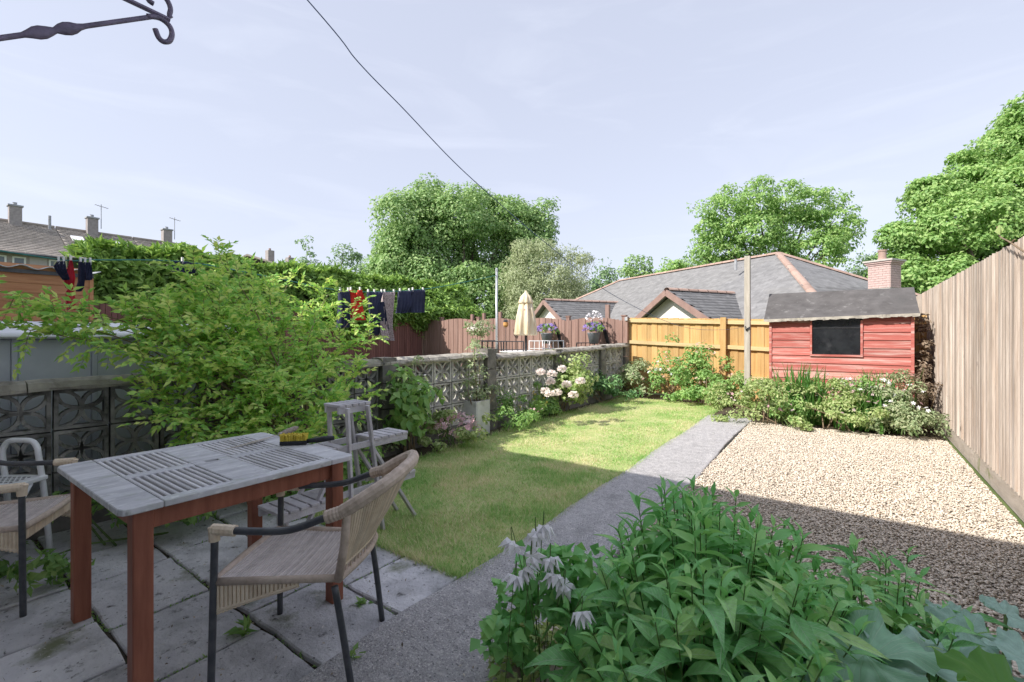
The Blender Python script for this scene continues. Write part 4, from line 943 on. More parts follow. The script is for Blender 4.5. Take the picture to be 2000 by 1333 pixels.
obj('ferrule', MB().tube([h0 - d2*.012, h0 + d2*.006], .0105, 10), M['blade_steel'], kn)

# ---- wicker armchairs
def ring_wrap(mb, pts, r, turns):
    mb.tube(pts, [r * (1 + .06*(i % 2)) for i in range(len(pts))], 9)
def interp(pts, n):
    pts = [Vector(p) for p in pts]; out = []; m = len(pts) - 1
    for i in range(n+1):
        t = i/n*m; k = min(int(t), m-1); u = t-k; p0, p1, p2, p3 = pts[max(k-1,0)], pts[k], pts[k+1], pts[min(k+2, m)]
        out.append(.5*((2*p1) + (p2-p0)*u + (2*p0-5*p1+4*p2-p3)*u*u + (3*p1-p0-3*p2+p3)*u**3))
    return out
def armchair(label):
    t = empty('wicker_armchair', (0,0,0), label, 'chair', 'wicker armchairs at the table'); kw = dict(world=False)
    def o(nm, mb, m, p=t, **k): return obj(nm, mb, m, p, world=False, **k)
    for sx in (-1, 1):
        o('leg', MB().tube(interp([(sx*.265,.255,0), (sx*.26,.25,.3), (sx*.255,.245,.64)], 8), .0135, 10), M['metal_char'], smooth=True)
        o('leg', MB().tube(interp([(sx*.215,-.275,0), (sx*.225,-.245,.22), (sx*.232,-.215,.41)], 8), .0135, 10), M['metal_char'], smooth=True)
        arm = interp([(sx*.255,.255,.645), (sx*.272,.10,.645), (sx*.285,-.06,.655), (sx*.285,-.19,.70), (sx*.275,-.27,.725)], 18)
        a = o('arm', MB().tube(arm, .0145, 10), M['metal_char'], smooth=True)
        for pts, r in ((arm[:4], .021), (arm[-5:], .025)):
            q = interp(pts, 12); w = MB(); w.tube(q, [r*(1+.07*(i % 2)) for i in range(len(q))], 10); o('arm_wrap', w, M['wicker_pale'] if r < .022 else M['wicker'], a)
        w = MB(); q = interp([(sx*.255,.246,.60), (sx*.255,.248,.64), (sx*.255,.252,.658)], 6); w.tube(q, .02, 9); o('arm_wrap', w, M['wicker_pale'], a)
    # seat: cords side to side over a frame
    sb = MB()
    for i in range(34):
        y = .245 - .47*i/33; hw = .245 - .03*(i/33); z = .445 - .012*math.sin(math.pi*i/33)
        sb.tube([(-hw, y, z), (-hw*.4, y, z-.010), (hw*.4, y, z-.010), (hw, y, z)], .0075, 5, flat=.75)
    o('woven_seat', sb, M['wicker_seat'], kind='stuff')
    fr = MB(); fr.tube(interp([(-.25,.25,.437), (0,.262,.437), (.25,.25,.437)], 10), .016, 9); fr.tube([(-.25,.25,.437), (-.22,-.225,.437)], .015, 9); fr.tube([(.25,.25,.437), (.22,-.225,.437)], .015, 9); fr.tube([(-.22,-.225,.437), (.22,-.225,.437)], .015, 9)
    o('seat_frame', fr, M['wicker'], smooth=True)
    # woven apron, deep at the front legs and running out at the back
    for sx in (-1, 1):
        ap = MB()
        for i in range(20):
            u = i/19; y = .235 - .30*u; x = sx*(.25 - .03*u*.64); dep = .105*(1-u) + .012
            ap.tube([(x, y, .43), (x*1.0, y, .43-dep)], .0085, 5)
        o('woven_apron', ap, M['wicker_pale'], kind='stuff')
        o('apron_edge', MB().tube([(sx*.25, .24, .325), (sx*.232, -.07, .415)], .009, 7), M['wicker_pale'])
    ap = MB()
    for i in range(34): ap.tube([(-.235+.47*i/33, .252, .43), (-.235+.47*i/33, .25, .375)], .0075, 5)
    o('woven_apron', ap, M['wicker_pale'], kind='stuff')
    # back: rolled rim, side posts, lower rails, vertical cords
    rim = interp([(-.275,-.262,.722), (-.262,-.345,.772), (-.19,-.425,.818), (0,-.465,.838), (.19,-.425,.818), (.262,-.345,.772), (.275,-.262,.722)], 40)
    w = MB(); w.tube(rim, [.0255*(1+.05*(i % 2)) for i in range(41)], 10, flat=1.15); o('back_rim', w, M['wicker'])
    lo = interp([(-.222,-.225,.43), (-.12,-.27,.455), (0,-.285,.46), (.12,-.27,.455), (.222,-.225,.43)], 40)
    low = [Vector((p.x, p.y, p.z + .045)) for p in lo]
    lr = MB(); lr.tube(lo, .0135, 8); o('lower_rail', lr, M['wicker'], smooth=True)
    lr = MB(); lr.tube(low, .009, 8); o('lower_rail', lr, M['wicker_pale'], smooth=True)
    for sx in (0, 1):
        a, b = (lo[0], rim[2]) if sx == 0 else (lo[-1], rim[-3]); o('side_post', MB().tube([a, a.lerp(b,.5) + Vector((0,-.006,0)), b], .017, 9), M['wicker'], smooth=True)
    vb = MB(); nC = 46
    for i in range(nC):
        u = (i+.5)/nC; k = u*40; j = int(k); f = k-j
        a = low[j].lerp(low[j+1], f); b = rim[2+int(u*36)].lerp(rim[min(40, 3+int(u*36))], u*36 % 1)
        vb.tube([a, a.lerp(b,.5) + Vector((0,-.008,0)), b], .0062, 5)
    o('woven_back', vb, M['wicker_pale'], kind='stuff')
    for z_, q in ((.0, low), ): pass
    bz_ = MB()
    for i in range(0, 40, 2): bz_.beam(lo[i], low[min(40,i+1)], .006, .006)
    o('lattice_brace', bz_, M['wicker'], kind='stuff')
    return t
ch1 = armchair('wicker armchair seen from behind, charcoal arms, pushed to the lawn corner of table'); ch1.location = (-1.945, 1.13, 0); ch1.rotation_euler.z = math.atan2(.81, -.58)
ch2 = copy_tree(ch1); ch2['label'] = 'wicker armchair partly out of view between the slatted table and white stool'; ch2.location = (-3.69, .36, 0); ch2.rotation_euler.z = R(-31.9)

# ---- white folding step stool by the wall
st_c = PD(40, 700, 2.92); st = empty('step_stool', (st_c.x, st_c.y, 0), 'white enamelled step stool with hoop handle by the pierced wall', 'step stool', rz=YAW)
def so(nm, mb, m=M['white_metal'], p=st, **k): return obj(nm, mb, m, p, world=False, **k)
hw = .115
hoop = interp([(-hw-.012,.06,0), (-hw-.004,.03,.40), (-hw,.0,.64), (-hw+.012,0,.70), (-hw+.045,0,.735), (0,0,.74), (hw-.045,0,.735), (hw-.012,0,.70), (hw,0,.64), (hw+.004,.03,.40), (hw+.012,.06,0)], 44)
so('hoop', MB().tube(hoop, .0165, 9), smooth=True)
for z, y0, y1 in ((.515, -.20, .03), (.27, -.36, -.12)):
    tr_ = MB().prism([(-hw-.035, y0+.03, z-.02), (-hw-.01, y0, z-.02), (hw+.01, y0, z-.02), (hw+.035, y0+.03, z-.02), (hw+.035, y1, z-.02), (-hw-.035, y1, z-.02)], (0,0,-.008), (0,0,.02)); tt = so('tread', tr_, bevel=.006)
    hb_ = MB()
    for i in range(7):
        for j in range(4): hb_.lathe([(.008,0),(.008,.0015)], (-.09+.03*i, y0+.06+.035*j, z+.0005), 8)
    so('hole_disc', hb_, M['metal_black'], tt, kind='stuff')  # flat black discs stand in for the dark of the tread's holes
for sx in (-1, 1): so('leg', MB().tube([(sx*(hw+.02), -.36, 0), (sx*(hw+.02), -.06, .50)], .012, 8), smooth=True)

# ---- tiered grey plant stand
pc = Vector((-2.84, 1.95, 0)); ps = empty('plant_stand', pc, 'tiered grey wooden plant stand with slatted shelves both sides, on the lawn', 'plant stand')
def shelf(yc, ln, z, dx, x0=-.14, nsl=5):
    for i in range(nsl):
        y = yc - ln/2 + ln*(i+.5)/nsl; obj('shelf_slat', MB().span(pc.x+x0, pc.x+x0+dx, pc.y+y-ln/nsl*.40, pc.y+y+ln/nsl*.40, z-.018, z), M['stand'], ps, bevel=.002)
    for x in (x0+.012, x0+dx-.03): obj('shelf_bearer', MB().span(pc.x+x, pc.x+x+.02, pc.y+yc-ln/2+.005, pc.y+yc+ln/2-.005, z-.062, z-.0185), M['stand'], ps)
shelf(0, .26, .935, .19, -.09); shelf(-.24, .28, .665, .23, -.10, 4); shelf(.29, .32, .675, .23, -.10, 5); shelf(-.40, .34, .355, .26, -.10, 5); shelf(.36, .30, .37, .25, -.10, 4)
for x in (-.09, .125):
    for sg, yt, yb in ((-1, -.085, -.04), (1, .075, .21), (-1, -.10, -.50), (1, .10, .52)):
        z1 = .915 if abs(yb) < .3 else .66
        obj('leg', MB().beam((pc.x+x, pc.y+yb, 0), (pc.x+x+(.002 if abs(yb)<.3 else -.024), pc.y+yt, z1), .020, .034, up=(1,0,0)), M['stand'], ps, bevel=.002)
    obj('cross_bar', MB().beam((pc.x+x-.012, pc.y-.40, .64), (pc.x+x-.012, pc.y+.44, .645), .02, .04), M['stand'], ps)
    obj('cross_bar', MB().beam((pc.x+x-.012, pc.y-.55, .33), (pc.x+x-.012, pc.y+.52, .335), .02, .04), M['stand'], ps)

# ---- hanging bracket on the house wall
BX = -1.07
hbk = empty('hanging_bracket', (BX, -.14, 2.0), 'black wrought iron hanging basket bracket with twisted strut and scrolls', 'bracket')
def bp(x, y, dx=0): p = PXX(x, y, BX); return Vector((BX+dx, p.y, p.z))
tip = bp(322, 35); arm0 = Vector((BX, -.14, tip.z+.004))
obj('arm', MB().tube([arm0, tip + Vector((0,.008,0))], .0046, 6), M['iron'], hbk)
a_, b_ = bp(298, 33), bp(0, 75); s0 = b_ + (b_ - a_) * ((b_.y + .135) / max(.01, (a_.y - b_.y)))
tw = MB(); nseg = 60
ring = []
for i in range(nseg+1):
    u = i/nseg; p = a_.lerp(s0, u); y = p.y; y1, y2 = bp(158, 53).y, bp(50, 68).y
    k = min(1, max(0, (y - y2)/(y1 - y2))); th = 2*math.pi*k; t = (s0 - a_).normalized(); up_ = Vector((1,0,0)); v_ = t.cross(up_)
    wd, tk = (.011, .0028) if 0 < k < 1 else (.0042, .003)
    if 0 < k < 1: wd = .0042 + .0062*abs(math.sin(th/1.0)); tk = .0035
    A_ = v_ ; B_ = up_
    ring.append([p + A_*wd*math.cos(q)*1.0 + B_*tk*math.sin(q) for q in [2*math.pi*j/8 for j in range(8)]])
tw.v = [tuple(p) for r_ in ring for p in r_]; tw.f = [(i*8+j, i*8+(j+1)%8, i*8+8+(j+1)%8, i*8+8+j) for i in range(nseg) for j in range(8)]
obj('twisted_strut', tw, M['iron'], hbk, smooth=True)
obj('scroll', MB().tube(interp([bp(288,32), bp(312,36), bp(330,50), bp(336,66), bp(331,80), bp(320,82), bp(310,74), bp(303,57)], 28), .0048, 8), M['iron'], hbk, smooth=True)
obj('scroll', MB().tube(interp([bp(334,36), bp(331,30), bp(333,18), bp(327,2), bp(312,-14), bp(294,-12), bp(290,0), bp(300,8)], 28), .0046, 8), M['iron'], hbk, smooth=True)
obj('wall_plate', MB().span(BX-.015, BX+.015, -.139, -.131, 1.6, 2.15), M['iron'], hbk)

# ---- clothes post and the garden's own line
pw = empty('clothes_post', (-1.37, 8.72, gz(8.72)), 'tall weathered timber post between the golden fence and red shed', 'post')
pa = PD(1460, 770, 7.9); pz = gz(8.7)
obj('pole', MB().prism([(-.045,-.045,0),(.045,-.045,0),(.045,.045,0),(-.045,.045,0)], (pa.x, pa.y, pz-.1), (pa.x, pa.y, 2.77)), M['post_wood'], pw, bevel=.006)
pw.location = (pa.x, pa.y, pz); 
for ch_ in pw.children: ch_.data.transform(Matrix.Translation(Vector((-1.37, 8.72, gz(8.72))) - Vector((pa.x, pa.y, pz))))
obj('cleat', MB().beam((pa.x+.05, pa.y-.05, 1.55), (pa.x-.02, pa.y-.055, 1.50), .02, .03), M['metal_black'], pw)
obj('hook', MB().tube(interp([(pa.x-.02, pa.y-.05, 1.56), (pa.x-.02, pa.y-.10, 1.565), (pa.x-.02, pa.y-.10, 1.53), (pa.x-.02, pa.y-.075, 1.53)], 10), .006, 6), M['metal_black'], pw)
lp = [Vector((-1.40, -.14, 2.93))] + [PXX(x, y, -1.4) for x, y in ((600,0), (700,122), (790,215), (880,310), (950,375), (1060,470), (1200,578))] + [Vector((-1.39, 5.0, 1.50)), Vector((-1.38, 7.0, 1.49)), Vector((pa.x-.02, pa.y-.09, 1.56))]
put(bpy.data.objects.new('washing_line', mesh('washing_line', MB().tube(interp(lp, 90), .0019, 6), M['line_blue'], True)), None, 'empty blue washing line sagging from the house to the timber post', 'washing line')

# ---- next garden: pole, line, washing
LXP = -6.25
pp = PXX(970, 530, LXP); pl = empty('metal_pole', (pp.x, pp.y, .35), 'slim galvanised washing line pole in the next garden', 'pole')
obj('shaft', MB().tube([(pp.x, pp.y, .33), (pp.x, pp.y, pp.z)], .026, 10), M['metal_grey'], pl, smooth=True); obj('cap', MB().lathe([(.03,0),(.03,.05),(.012,.07)], (pp.x, pp.y, pp.z), 10), M['metal_grey'], pl)
def cl_(x, y): p = PXX(x, y, LXP); return Vector((LXP, p.y, p.z))
lpts = [cl_(970,538), cl_(900,553), cl_(830,565), cl_(750,570), cl_(665,568), cl_(520,540), cl_(360,512), cl_(180,508), cl_(105,506), Vector((LXP, -.14, 2.25))]
LPI = interp(lpts, 80)
put(bpy.data.objects.new('laundry_line', mesh('laundry_line', MB().tube(LPI, .007, 5), M['line_green'], True)), None, 'green washing line hung with clothes across the next garden', 'washing line')
def line_z(y):
    for p, q in zip(LPI[:-1], LPI[1:]):
        if min(p.y, q.y) <= y <= max(p.y, q.y): return p.z + (q.z - p.z) * (y - p.y) / (q.y - p.y if abs(q.y-p.y) > 1e-6 else 1)
    return 2.2
pegm = mesh('peg', MB().box((0,0,0), (.03, .016, .075)), M['peg'])
def hang(name, label, cat, m, outl, pegs, group='clothes pegged on the green line', seed=0):
    """outl: panels of photo outline rows [(x_left, x_right, y), ...] top to bottom, hung at the line's plane"""
    t = None
    for pi, rows_ in enumerate(outl):
        b = MB(); nu = 12; ph = seed*1.7 + pi
        yt = rows_[0][2]; P_ = []
        nv = 12
        for j in range(nv+1):
            f = j/nv*(len(rows_)-1); k = min(int(f), len(rows_)-2); u = f-k; r0, r1 = rows_[k], rows_[k+1]
            xl, xr, yy = [r0[i] + (r1[i]-r0[i])*u for i in range(3)]
            for i in range(nu+1):
                p = PXX(xl + (xr-xl)*i/nu, yy, LXP); q = j/nv
                P_.append(Vector((LXP + (.012 + .03*q)*math.sin(i*2.1+ph+q*.8) + .05*q*math.sin(ph*2+q*2.5), p.y, p.z)))
        K = (nu+1)*(nv+1); b.v = [tuple(p + Vector((.022,0,0))) for p in P_] + [tuple(p - Vector((.022,0,0))) for p in P_]
        for j in range(nv):
            for i in range(nu):
                a = j*(nu+1)+i; b.f += [(a, a+1, a+nu+2, a+nu+1), (K+a, K+a+nu+1, K+a+nu+2, K+a+1)]
        for j in range(nv):
            for a in (j*(nu+1), j*(nu+1)+nu): b.f.append((a, a+nu+1, K+a+nu+1, K+a))
        for i in range(nu):
            for a in (i, nv*(nu+1)+i): b.f.append((a, K+a, K+a+1, a+1))
        if t is None:
            c = P_[0]; t = empty(name, c, label, cat, group)
        obj('panel' if len(outl) > 1 else 'cloth', b, m, t, smooth=True)
    for x in pegs:
        p = PXX(x, outl[0][0][2], LXP); inst('peg', pegm, (LXP, p.y, p.z + .01), t)
    return t
hang('shorts', 'dark shorts, outermost of the washing toward the metal pole', 'shorts', M['navy'], [[(803,828,567),(802,829,590),(802,828,611)]], (806,826), seed=1)
hang('shorts', 'dark shorts between speckled leggings and the outermost shorts', 'shorts', M['navy'], [[(779,801,569),(777,802,590),(776,791,612)],[(790,802,588),(791,802,600),(794,802,610)]], (781,799), seed=2)
hang('leggings', 'speckled grey leggings hanging beside the navy trousers', 'leggings', M['patterned'], [[(749,771,571),(747,770,600),(748,768,640),(756,768,666)],[(741,749,628),(739,756,645),(741,755,665)]], (751,769), seed=3)
hang('trousers', 'long navy trousers between the orange red top and speckled leggings', 'trousers', M['navy'], [[(717,747,571),(719,736,600),(721,738,640),(722,737,655)],[(736,748,590),(738,753,620),(744,759,645),(750,760,662)]], (719,731,745), seed=4)
hang('vest_top', 'orange red vest top pegged on the green line', 'top', M['redcloth'], [[(684,689,567),(684,696,578),(684,706,595),(687,710,626)],[(701,705,567),(694,706,578),(700,708,590)]], (685,703), seed=5)
hang('trousers', 'dark trousers partly hidden by the yellow green shrub', 'trousers', M['navy'], [[(662,682,568),(662,683,600),(664,684,640)]], (664,680), seed=6)
hang('shorts', 'black shorts hung alone against the conifer hedge', 'shorts', M['navy'], [[(337,357,511),(334,358,522),(334,357,534)],[(357,375,512),(358,380,522),(358,377,535)]], (356,), seed=7)
hang('bra', 'bright coral bra hanging lengthwise from the laundry line', 'bra', M['pinkred'], [[(136,139,509),(131,142,525),(124,145,545),(129,143,560),(134,141,563)],[(134,141,563),(130,143,570),(130,146,582),(131,146,606)]], (138,), seed=8)
hang('vest_top', 'dark slanting top beside the coral bra against orange cladding', 'top', M['navy'], [[(112,126,511),(105,128,520),(112,130,535),(122,132,548)]], (114,124), seed=9)
hang('sock', 'long navy sock dangling next to the coral bra', 'sock', M['navy'], [[(154,161,512),(154,165,530),(155,166,550),(152,166,562),(154,160,569)]], (157,), seed=10)
hang('shorts', 'dark shorts at the cladding corner behind the navy sock', 'shorts', M['navy'], [[(163,177,513),(164,178,530),(165,175,548)]], (166,176), seed=11)

# ---- plastic garden store over the wall
ks = empty('plastic_store', (-5.6, .9, 0), 'pale grey plastic garden store with white rounded roof behind the wall', 'garden store')
kx = -5.12; ky0, ky1 = -1.2, 2.28
y = ky0; i = 0
while y < ky1 - .01:
    y1_ = min(y + .46, ky1); obj('panel', MB().span(kx-.03, kx-.002*(i % 2), y, y1_-.03, .02, 1.375), M['plastic_grey'], ks, bevel=.008); obj('panel_rib', MB().span(kx-.03, kx+.012, y1_-.03, y1_, .02, 1.375), M['plastic_grey'], ks); y = y1_; i += 1
obj('side_panel', MB().span(kx-.95, kx-.031, ky1-.03, ky1, .02, 1.375), M['plastic_grey'], ks); obj('back_panel', MB().span(kx-.98, kx-.951, ky0, ky1, .02, 1.375), M['plastic_grey'], ks)
rf_ = MB(); prof = [(kx+.05,1.378),(kx+.085,1.388),(kx+.085,1.405),(kx+.06,1.425),(kx-.1,1.445),(kx-.46,1.525),(kx-.9,1.445),(kx-1.03,1.42),(kx-1.03,1.378)]
rf_.prism([(x, 0, z) for x, z in prof], (0, ky0-.06, 0), (0, ky1+.06, 0)); obj('roof', rf_, M['plastic_white'], ks, bevel=.008)
# ---- cedar clad building with corrugated roof
cbx = -10.6; cb = empty('clad_outbuilding', (cbx-1.5, 0, 0), 'orange cedar clad outbuilding with white corrugated roof edge', 'outbuilding')
y0c, y1c = -4.5, 2.18; z = .0; k = 0
while z < 2.44: obj('cladding_board', MB().prism([(cbx, 0, z), (cbx+.024, 0, z), (cbx+.010, 0, z+.152), (cbx, 0, z+.152)], (0, y0c, 0), (0, y1c, 0)), M['clad_orange'], cb); z += .15
obj('side_wall', MB().span(cbx-3, cbx-.001, y1c-.1, y1c-.001, 0, 2.45), M['clad_orange'], cb); obj('corner_trim', MB().span(cbx-.03, cbx+.035, y1c, y1c+.05, 0, 2.46), M['clad_orange'], cb)
obj('core_wall', MB().span(cbx-.1, cbx-.001, y0c, y1c-.1, 0, 2.45), M['metal_char'], cb)
rc = MB(); rc.grid(lambda u, v: (cbx+.16 - 3.4*v, y0c + (y1c+.12-y0c)*u, 2.50 + .22*v + .028*math.cos(u*(y1c-y0c)*2*math.pi/.32)), 168, 1)
o = obj('corrugated_roof', rc, M['corrugated'], cb, smooth=True); so_ = o.modifiers.new('s', 'SOLIDIFY'); so_.thickness = .012
obj('fascia', MB().span(cbx+.03, cbx+.05, y0c, y1c+.05, 2.40, 2.46), M['metal_char'], cb)

# ---- parasol, table and chairs on the next garden's terrace
ZT = .36
pp = PYY(1027, 640, 8.1); pr = empty('parasol', (pp.x, pp.y, ZT), 'closed cream and orange striped parasol in the next garden', 'parasol')
ztop = EYE + (HZ-570)/FPX*(-SN*pp.x + CS*pp.y); 
obj('pole', MB().tube([(pp.x, pp.y, ZT), (pp.x, pp.y, ztop-.05)], .024, 9), M['metal_black'], pr, smooth=True)
pl_ = lambda a, i: 1 + .22*math.cos(8*a) * min(1, i/2)
obj('canopy', MB().lathe([(.19, ztop-.93), (.215, ztop-.90), (.175, ztop-.55), (.12, ztop-.25), (.06, ztop-.20)], (pp.x, pp.y, 0), 48, rad=lambda a, i: 1 + .2*math.cos(8*a)), M['cream'], pr, smooth=True)
obj('canopy_cap', MB().lathe([(.135, ztop-.26), (.15, ztop-.23), (.10, ztop-.1), (.03, ztop-.02), (.012, ztop+.02)], (pp.x, pp.y, 0), 48, rad=lambda a, i: 1 + .1*math.cos(8*a)), M['cream'], pr, smooth=True)
obj('tie', MB().lathe([(.128, ztop-.40), (.14, ztop-.385), (.128, ztop-.37)], (pp.x, pp.y, 0), 24), M['peachfl'], pr)
pt = empty('patio_table', (pp.x, pp.y-.02, ZT), 'white topped patio table under the closed parasol', 'table')
obj('table_top', MB().lathe([(.55, ZT+.70), (.56, ZT+.71), (.56, ZT+.725), (.03, ZT+.725)], (pp.x, pp.y, 0), 28), M['white_metal'], pt)
for a in range(4): obj('leg', MB().tube([(pp.x+.4*math.cos(a*1.57+.7), pp.y+.4*math.sin(a*1.57+.7), ZT), (pp.x+.3*math.cos(a*1.57+.7), pp.y+.3*math.sin(a*1.57+.7), ZT+.70)], .015, 7), M['white_metal'], pt)
def gchair(m):
    t = empty('garden_chair', (0,0,0), 'x', 'chair', 'metal chairs around the parasol')
    def o(nm, mb): return obj(nm, mb, m, t, world=False)
    for sx in (-1, 1):
        o('leg', MB().tube([(sx*.22,.22,0), (sx*.22,.20,.43)], .013, 6)); o('leg', MB().tube([(sx*.22,-.26,0), (sx*.22,-.2,.43)], .013, 6))
        o('arm', MB().tube([(sx*.24,-.25,.64), (sx*.25,.2,.64), (sx*.22,.2,.43)], .013, 6))
    bf_ = MB(); bf_.tube([(-.22,-.2,.43), (-.235,-.29,.93), (.235,-.29,.93), (.22,-.2,.43)], .016, 6); o('back_frame', bf_)
    g_ = MB()
    for i in range(1, 4): x = -.23 + .46*i/4; g_.tube([(x,-.215,.5), (x,-.288,.925)], .008, 5)
    for z in (.62, .76): g_.tube([(-.228,-.232-(z-.6)*.17,z), (.228,-.232-(z-.6)*.17,z)], .008, 5)
    o('back_grid', g_)
    se = MB()
    for i in range(9): se.span(-.21, .21, -.2+.047*i, -.17+.047*i, .42, .432)
    o('seat', se); return t
blk = gchair(M['metal_black']); wht = gchair(M['white_metal'])
cdat = [('b', 948, 8.6, 0.2, 'black metal chair at the wall end beside the ivied pier'), ('b', 967, 7.9, -.15, 'black metal chair overlapping another, behind the wall pier'), ('b', 1003, 8.0, -.1, 'black metal chair standing alone beside the parasol pole'),
        ('w', 1049, 8.55, 2.9, 'white metal chair under the parasol, closer to its pole'), ('w', 1084, 8.65, 3.2, 'white metal chair below the purple flower pot'), ('b', 1128, 9.0, .5, 'low black metal chair between the two wall flower pots')]
usedc = {}
for kk, px_, Y_, rz_, lab in cdat:
    src = blk if kk == 'b' else wht; t = src if kk not in usedc else copy_tree(src); usedc[kk] = 1
    p = PYY(px_, 660, Y_); dd = -SN*p.x + CS*p.y; t.location = (p.x, p.y, ZT + random.uniform(-.01,.01) - (.03 if px_ == 1128 else 0)); t.rotation_euler.z = YAW + rz_; t['label'] = lab
# pots hung on the scalloped fence
for px_, py_, fm, lab, extra in ((1068, 648, 'purplefl', 'grey pot of purple petunias hung on the scalloped fence', None), (1160, 648, 'purplefl', 'grey pot of violet and frothy white flowers near the fence corner', 'whitefl')):
    p = PYY(px_, py_+14, 9.75); t = empty('flower_pot', p, lab, 'flower pot', 'pots on the scalloped fence')
    obj('pot', MB().lathe([(.10,-.12),(.15,.12),(.16,.13),(.15,.14),(.05,.12)], p, 14), M['grey_pot'], t, smooth=True)
    P, D, C = clumped(p + Vector((0,0,.2)), (.22,.2,.14), 8, .08, 380, -.5); V, F = leafgeo(P, D, .06, .03); npmesh('foliage', V, F, M['mid'], t, kind='stuff')
    obj('hanger', MB().tube([p + Vector((0,.14,.1)), p + Vector((0,.3,.13))], .01, 5), M['metal_black'], t)
    u = rdir(70, -.2); flowers('flower', np.array(p + Vector((0,0,.22))) + u*np.array([.25,.22,.15]), .075, M[fm], t)
    if extra: u = rdir(90, .0); flowers('flower', np.array(p + Vector((0,0,.42))) + u*np.array([.2,.18,.22]), .045, M[extra], t)
    tb2 = MB()
    for a in range(5): tb2.beam((p.x+.18+.03*a, 10.06, p.z-.1-.06*a), (p.x+.03+.03*a, 10.06, p.z+.42-.05*a), .02, .02)
    obj('trellis_shadow', tb2, M['metal_black'], t)  # black bars laid on the fence for trellis bits and their shadows
gp = PYY(988, 636, 9.8); gt = empty('garden_torch', (gp.x, gp.y, ZT), 'small amber garden torch on a thin dark stake', 'garden torch')
obj('stake', MB().tube([(gp.x, gp.y, ZT-.3), (gp.x, gp.y, gp.z)], .01, 6), M['metal_black'], gt); obj('lamp', MB().lathe([(.03,-.05),(.07,0),(.07,.07),(.03,.1)], gp, 12), M['amber'], gt); obj('cap', MB().lathe([(.08,.1),(.02,.16)], gp, 10), M['metal_black'], gt)

# ---- white planter in the bed
wp = PG(928, 845, .05); wt = empty('planter', (wp.x, wp.y, gz(wp.y)), 'tall white square planter against the wall pier among pink geraniums', 'planter')
ww = MB(); s = .15; z0, z1 = gz(wp.y)-.02, gz(wp.y)+.46
for a in ((-s, s, -s, -s+.02), (-s, s, s-.02, s), (-s, -s+.02, -s+.02, s-.02), (s-.02, s, -s+.02, s-.02)): ww.span(wp.x+a[0], wp.x+a[1], wp.y+a[2], wp.y+a[3], z0, z1)
obj('box', ww, M['white_pot'], wt, bevel=.006); obj('compost', MB().span(wp.x-s+.02, wp.x+s-.02, wp.y-s+.02, wp.y+s-.02, z1-.06, z1-.04), M['soil'], wt)
# ================================================================ PLANTS
def gp_(x, y, z=None):
    p = PG(x, y, .05 if z is None else z); return Vector((p.x, p.y, gz(p.y) - .01))
# ---- the big yellow green shrub over the wall
sb_ = Vector((-4.12, 2.2, 0)); shr = empty('shrub', sb_, 'big arching yellow green shrub spilling over the pierced wall behind the table', 'shrub')
br_ = MB(); P_, D_ = [], []
def twig(p, d, ln, r, lv, leafn):
    pts = [p]; q = p.copy(); dd = d.copy()
    for k in range(4):
        dd = (dd + Vector((random.gauss(0,.16), random.gauss(0,.16), random.gauss(-.02,.12) - .05*k*(lv > 0)))).normalized(); q = q + dd*ln/4; pts.append(q.copy())
    br_.tube(pts, [r*(1-.18*k) for k in range(5)], 4 if lv else 6, cap=False)
    for k in range(leafn):
        t = (k+.6)/leafn*4; i = min(3, int(t)); a = pts[i].lerp(pts[i+1], t-i); ax = (pts[i+1]-pts[i]).normalized(); sd = ax.cross(UP); sd = sd.normalized() if sd.length > .01 else Vector((1,0,0))
        for sg in (-1, 1):
            P_.append(tuple(a)); D_.append(tuple(ax*.75 + sd*sg*.8 + Vector((random.gauss(0,.22), random.gauss(0,.22), random.gauss(.05,.22)))))
    P_.append(tuple(pts[-1])); D_.append(tuple(dd)); return pts
targets = []
for px_, py_, d_ in ((30,560,3.05),(60,640,3.0),(110,615,3.15),(250,590,3.5),(330,590,3.6),(380,500,3.9),(430,480,4.1),(330,640,3.5),(450,560,4.0),(520,530,4.2),(420,640,3.7),(560,580,4.2),(640,560,4.3),(690,610,4.3),(600,640,4.2),(720,650,4.3),(660,690,4.2),(540,690,3.9),(480,720,3.7),(380,730,3.5),(300,760,3.4),(285,700,3.3),(345,700,3.4),(330,790,3.4),(620,740,4.1),(690,740,4.2),(560,770,3.8),(450,800,3.6),(640,800,3.9),(340,820,3.35),(510,840,3.6),(600,850,3.7),(400,870,3.4),(690,790,4.2),(500,620,4.6),(420,580,4.5),(590,600,4.6),(360,610,4.3),(300,600,4.1),(480,520,4.2),(560,540,4.4),(610,700,3.95),(430,700,3.55),(520,760,3.7),(150,610,3.2),(640,630,4.3),(370,560,3.8),(400,540,3.8),(470,590,3.75),(540,630,3.9),(450,660,3.6),(580,680,3.95),(490,680,3.7),(400,610,3.65),(310,610,3.5)):
    targets.append(PD(px_, py_ + max(0, (680-py_)*.14), d_ * (1 + .20*sm(380, 620, px_)*(1 - sm(660, 760, py_)))))
for T in targets:
    base = sb_ + Vector((random.gauss(0,.12), random.gauss(0,.2), 0)); mid = base.lerp(T, .5) + Vector((0,0,.18*(T-base).length))
    main = interp([base, mid, T], 8); br_.tube(main, [.010 - .0010*k for k in range(9)], 5, cap=False)
    for k in range(4, 9):
        for j in range(2 if k < 6 else 3):
            p = main[k]; d = (main[k]-main[k-1]).normalized()*.6 + Vector((random.gauss(0,.7), random.gauss(0,.7), random.gauss(.1,.5))); d.normalize()
            pts = twig(p, d, random.uniform(.16,.30), .0026, 1, 6)
            q = pts[2]; d2_ = (d*.5 + Vector((random.gauss(0,.7), random.gauss(0,.7), random.gauss(.15,.5)))).normalized(); twig(q, d2_, random.uniform(.12,.22), .002, 1, 5)
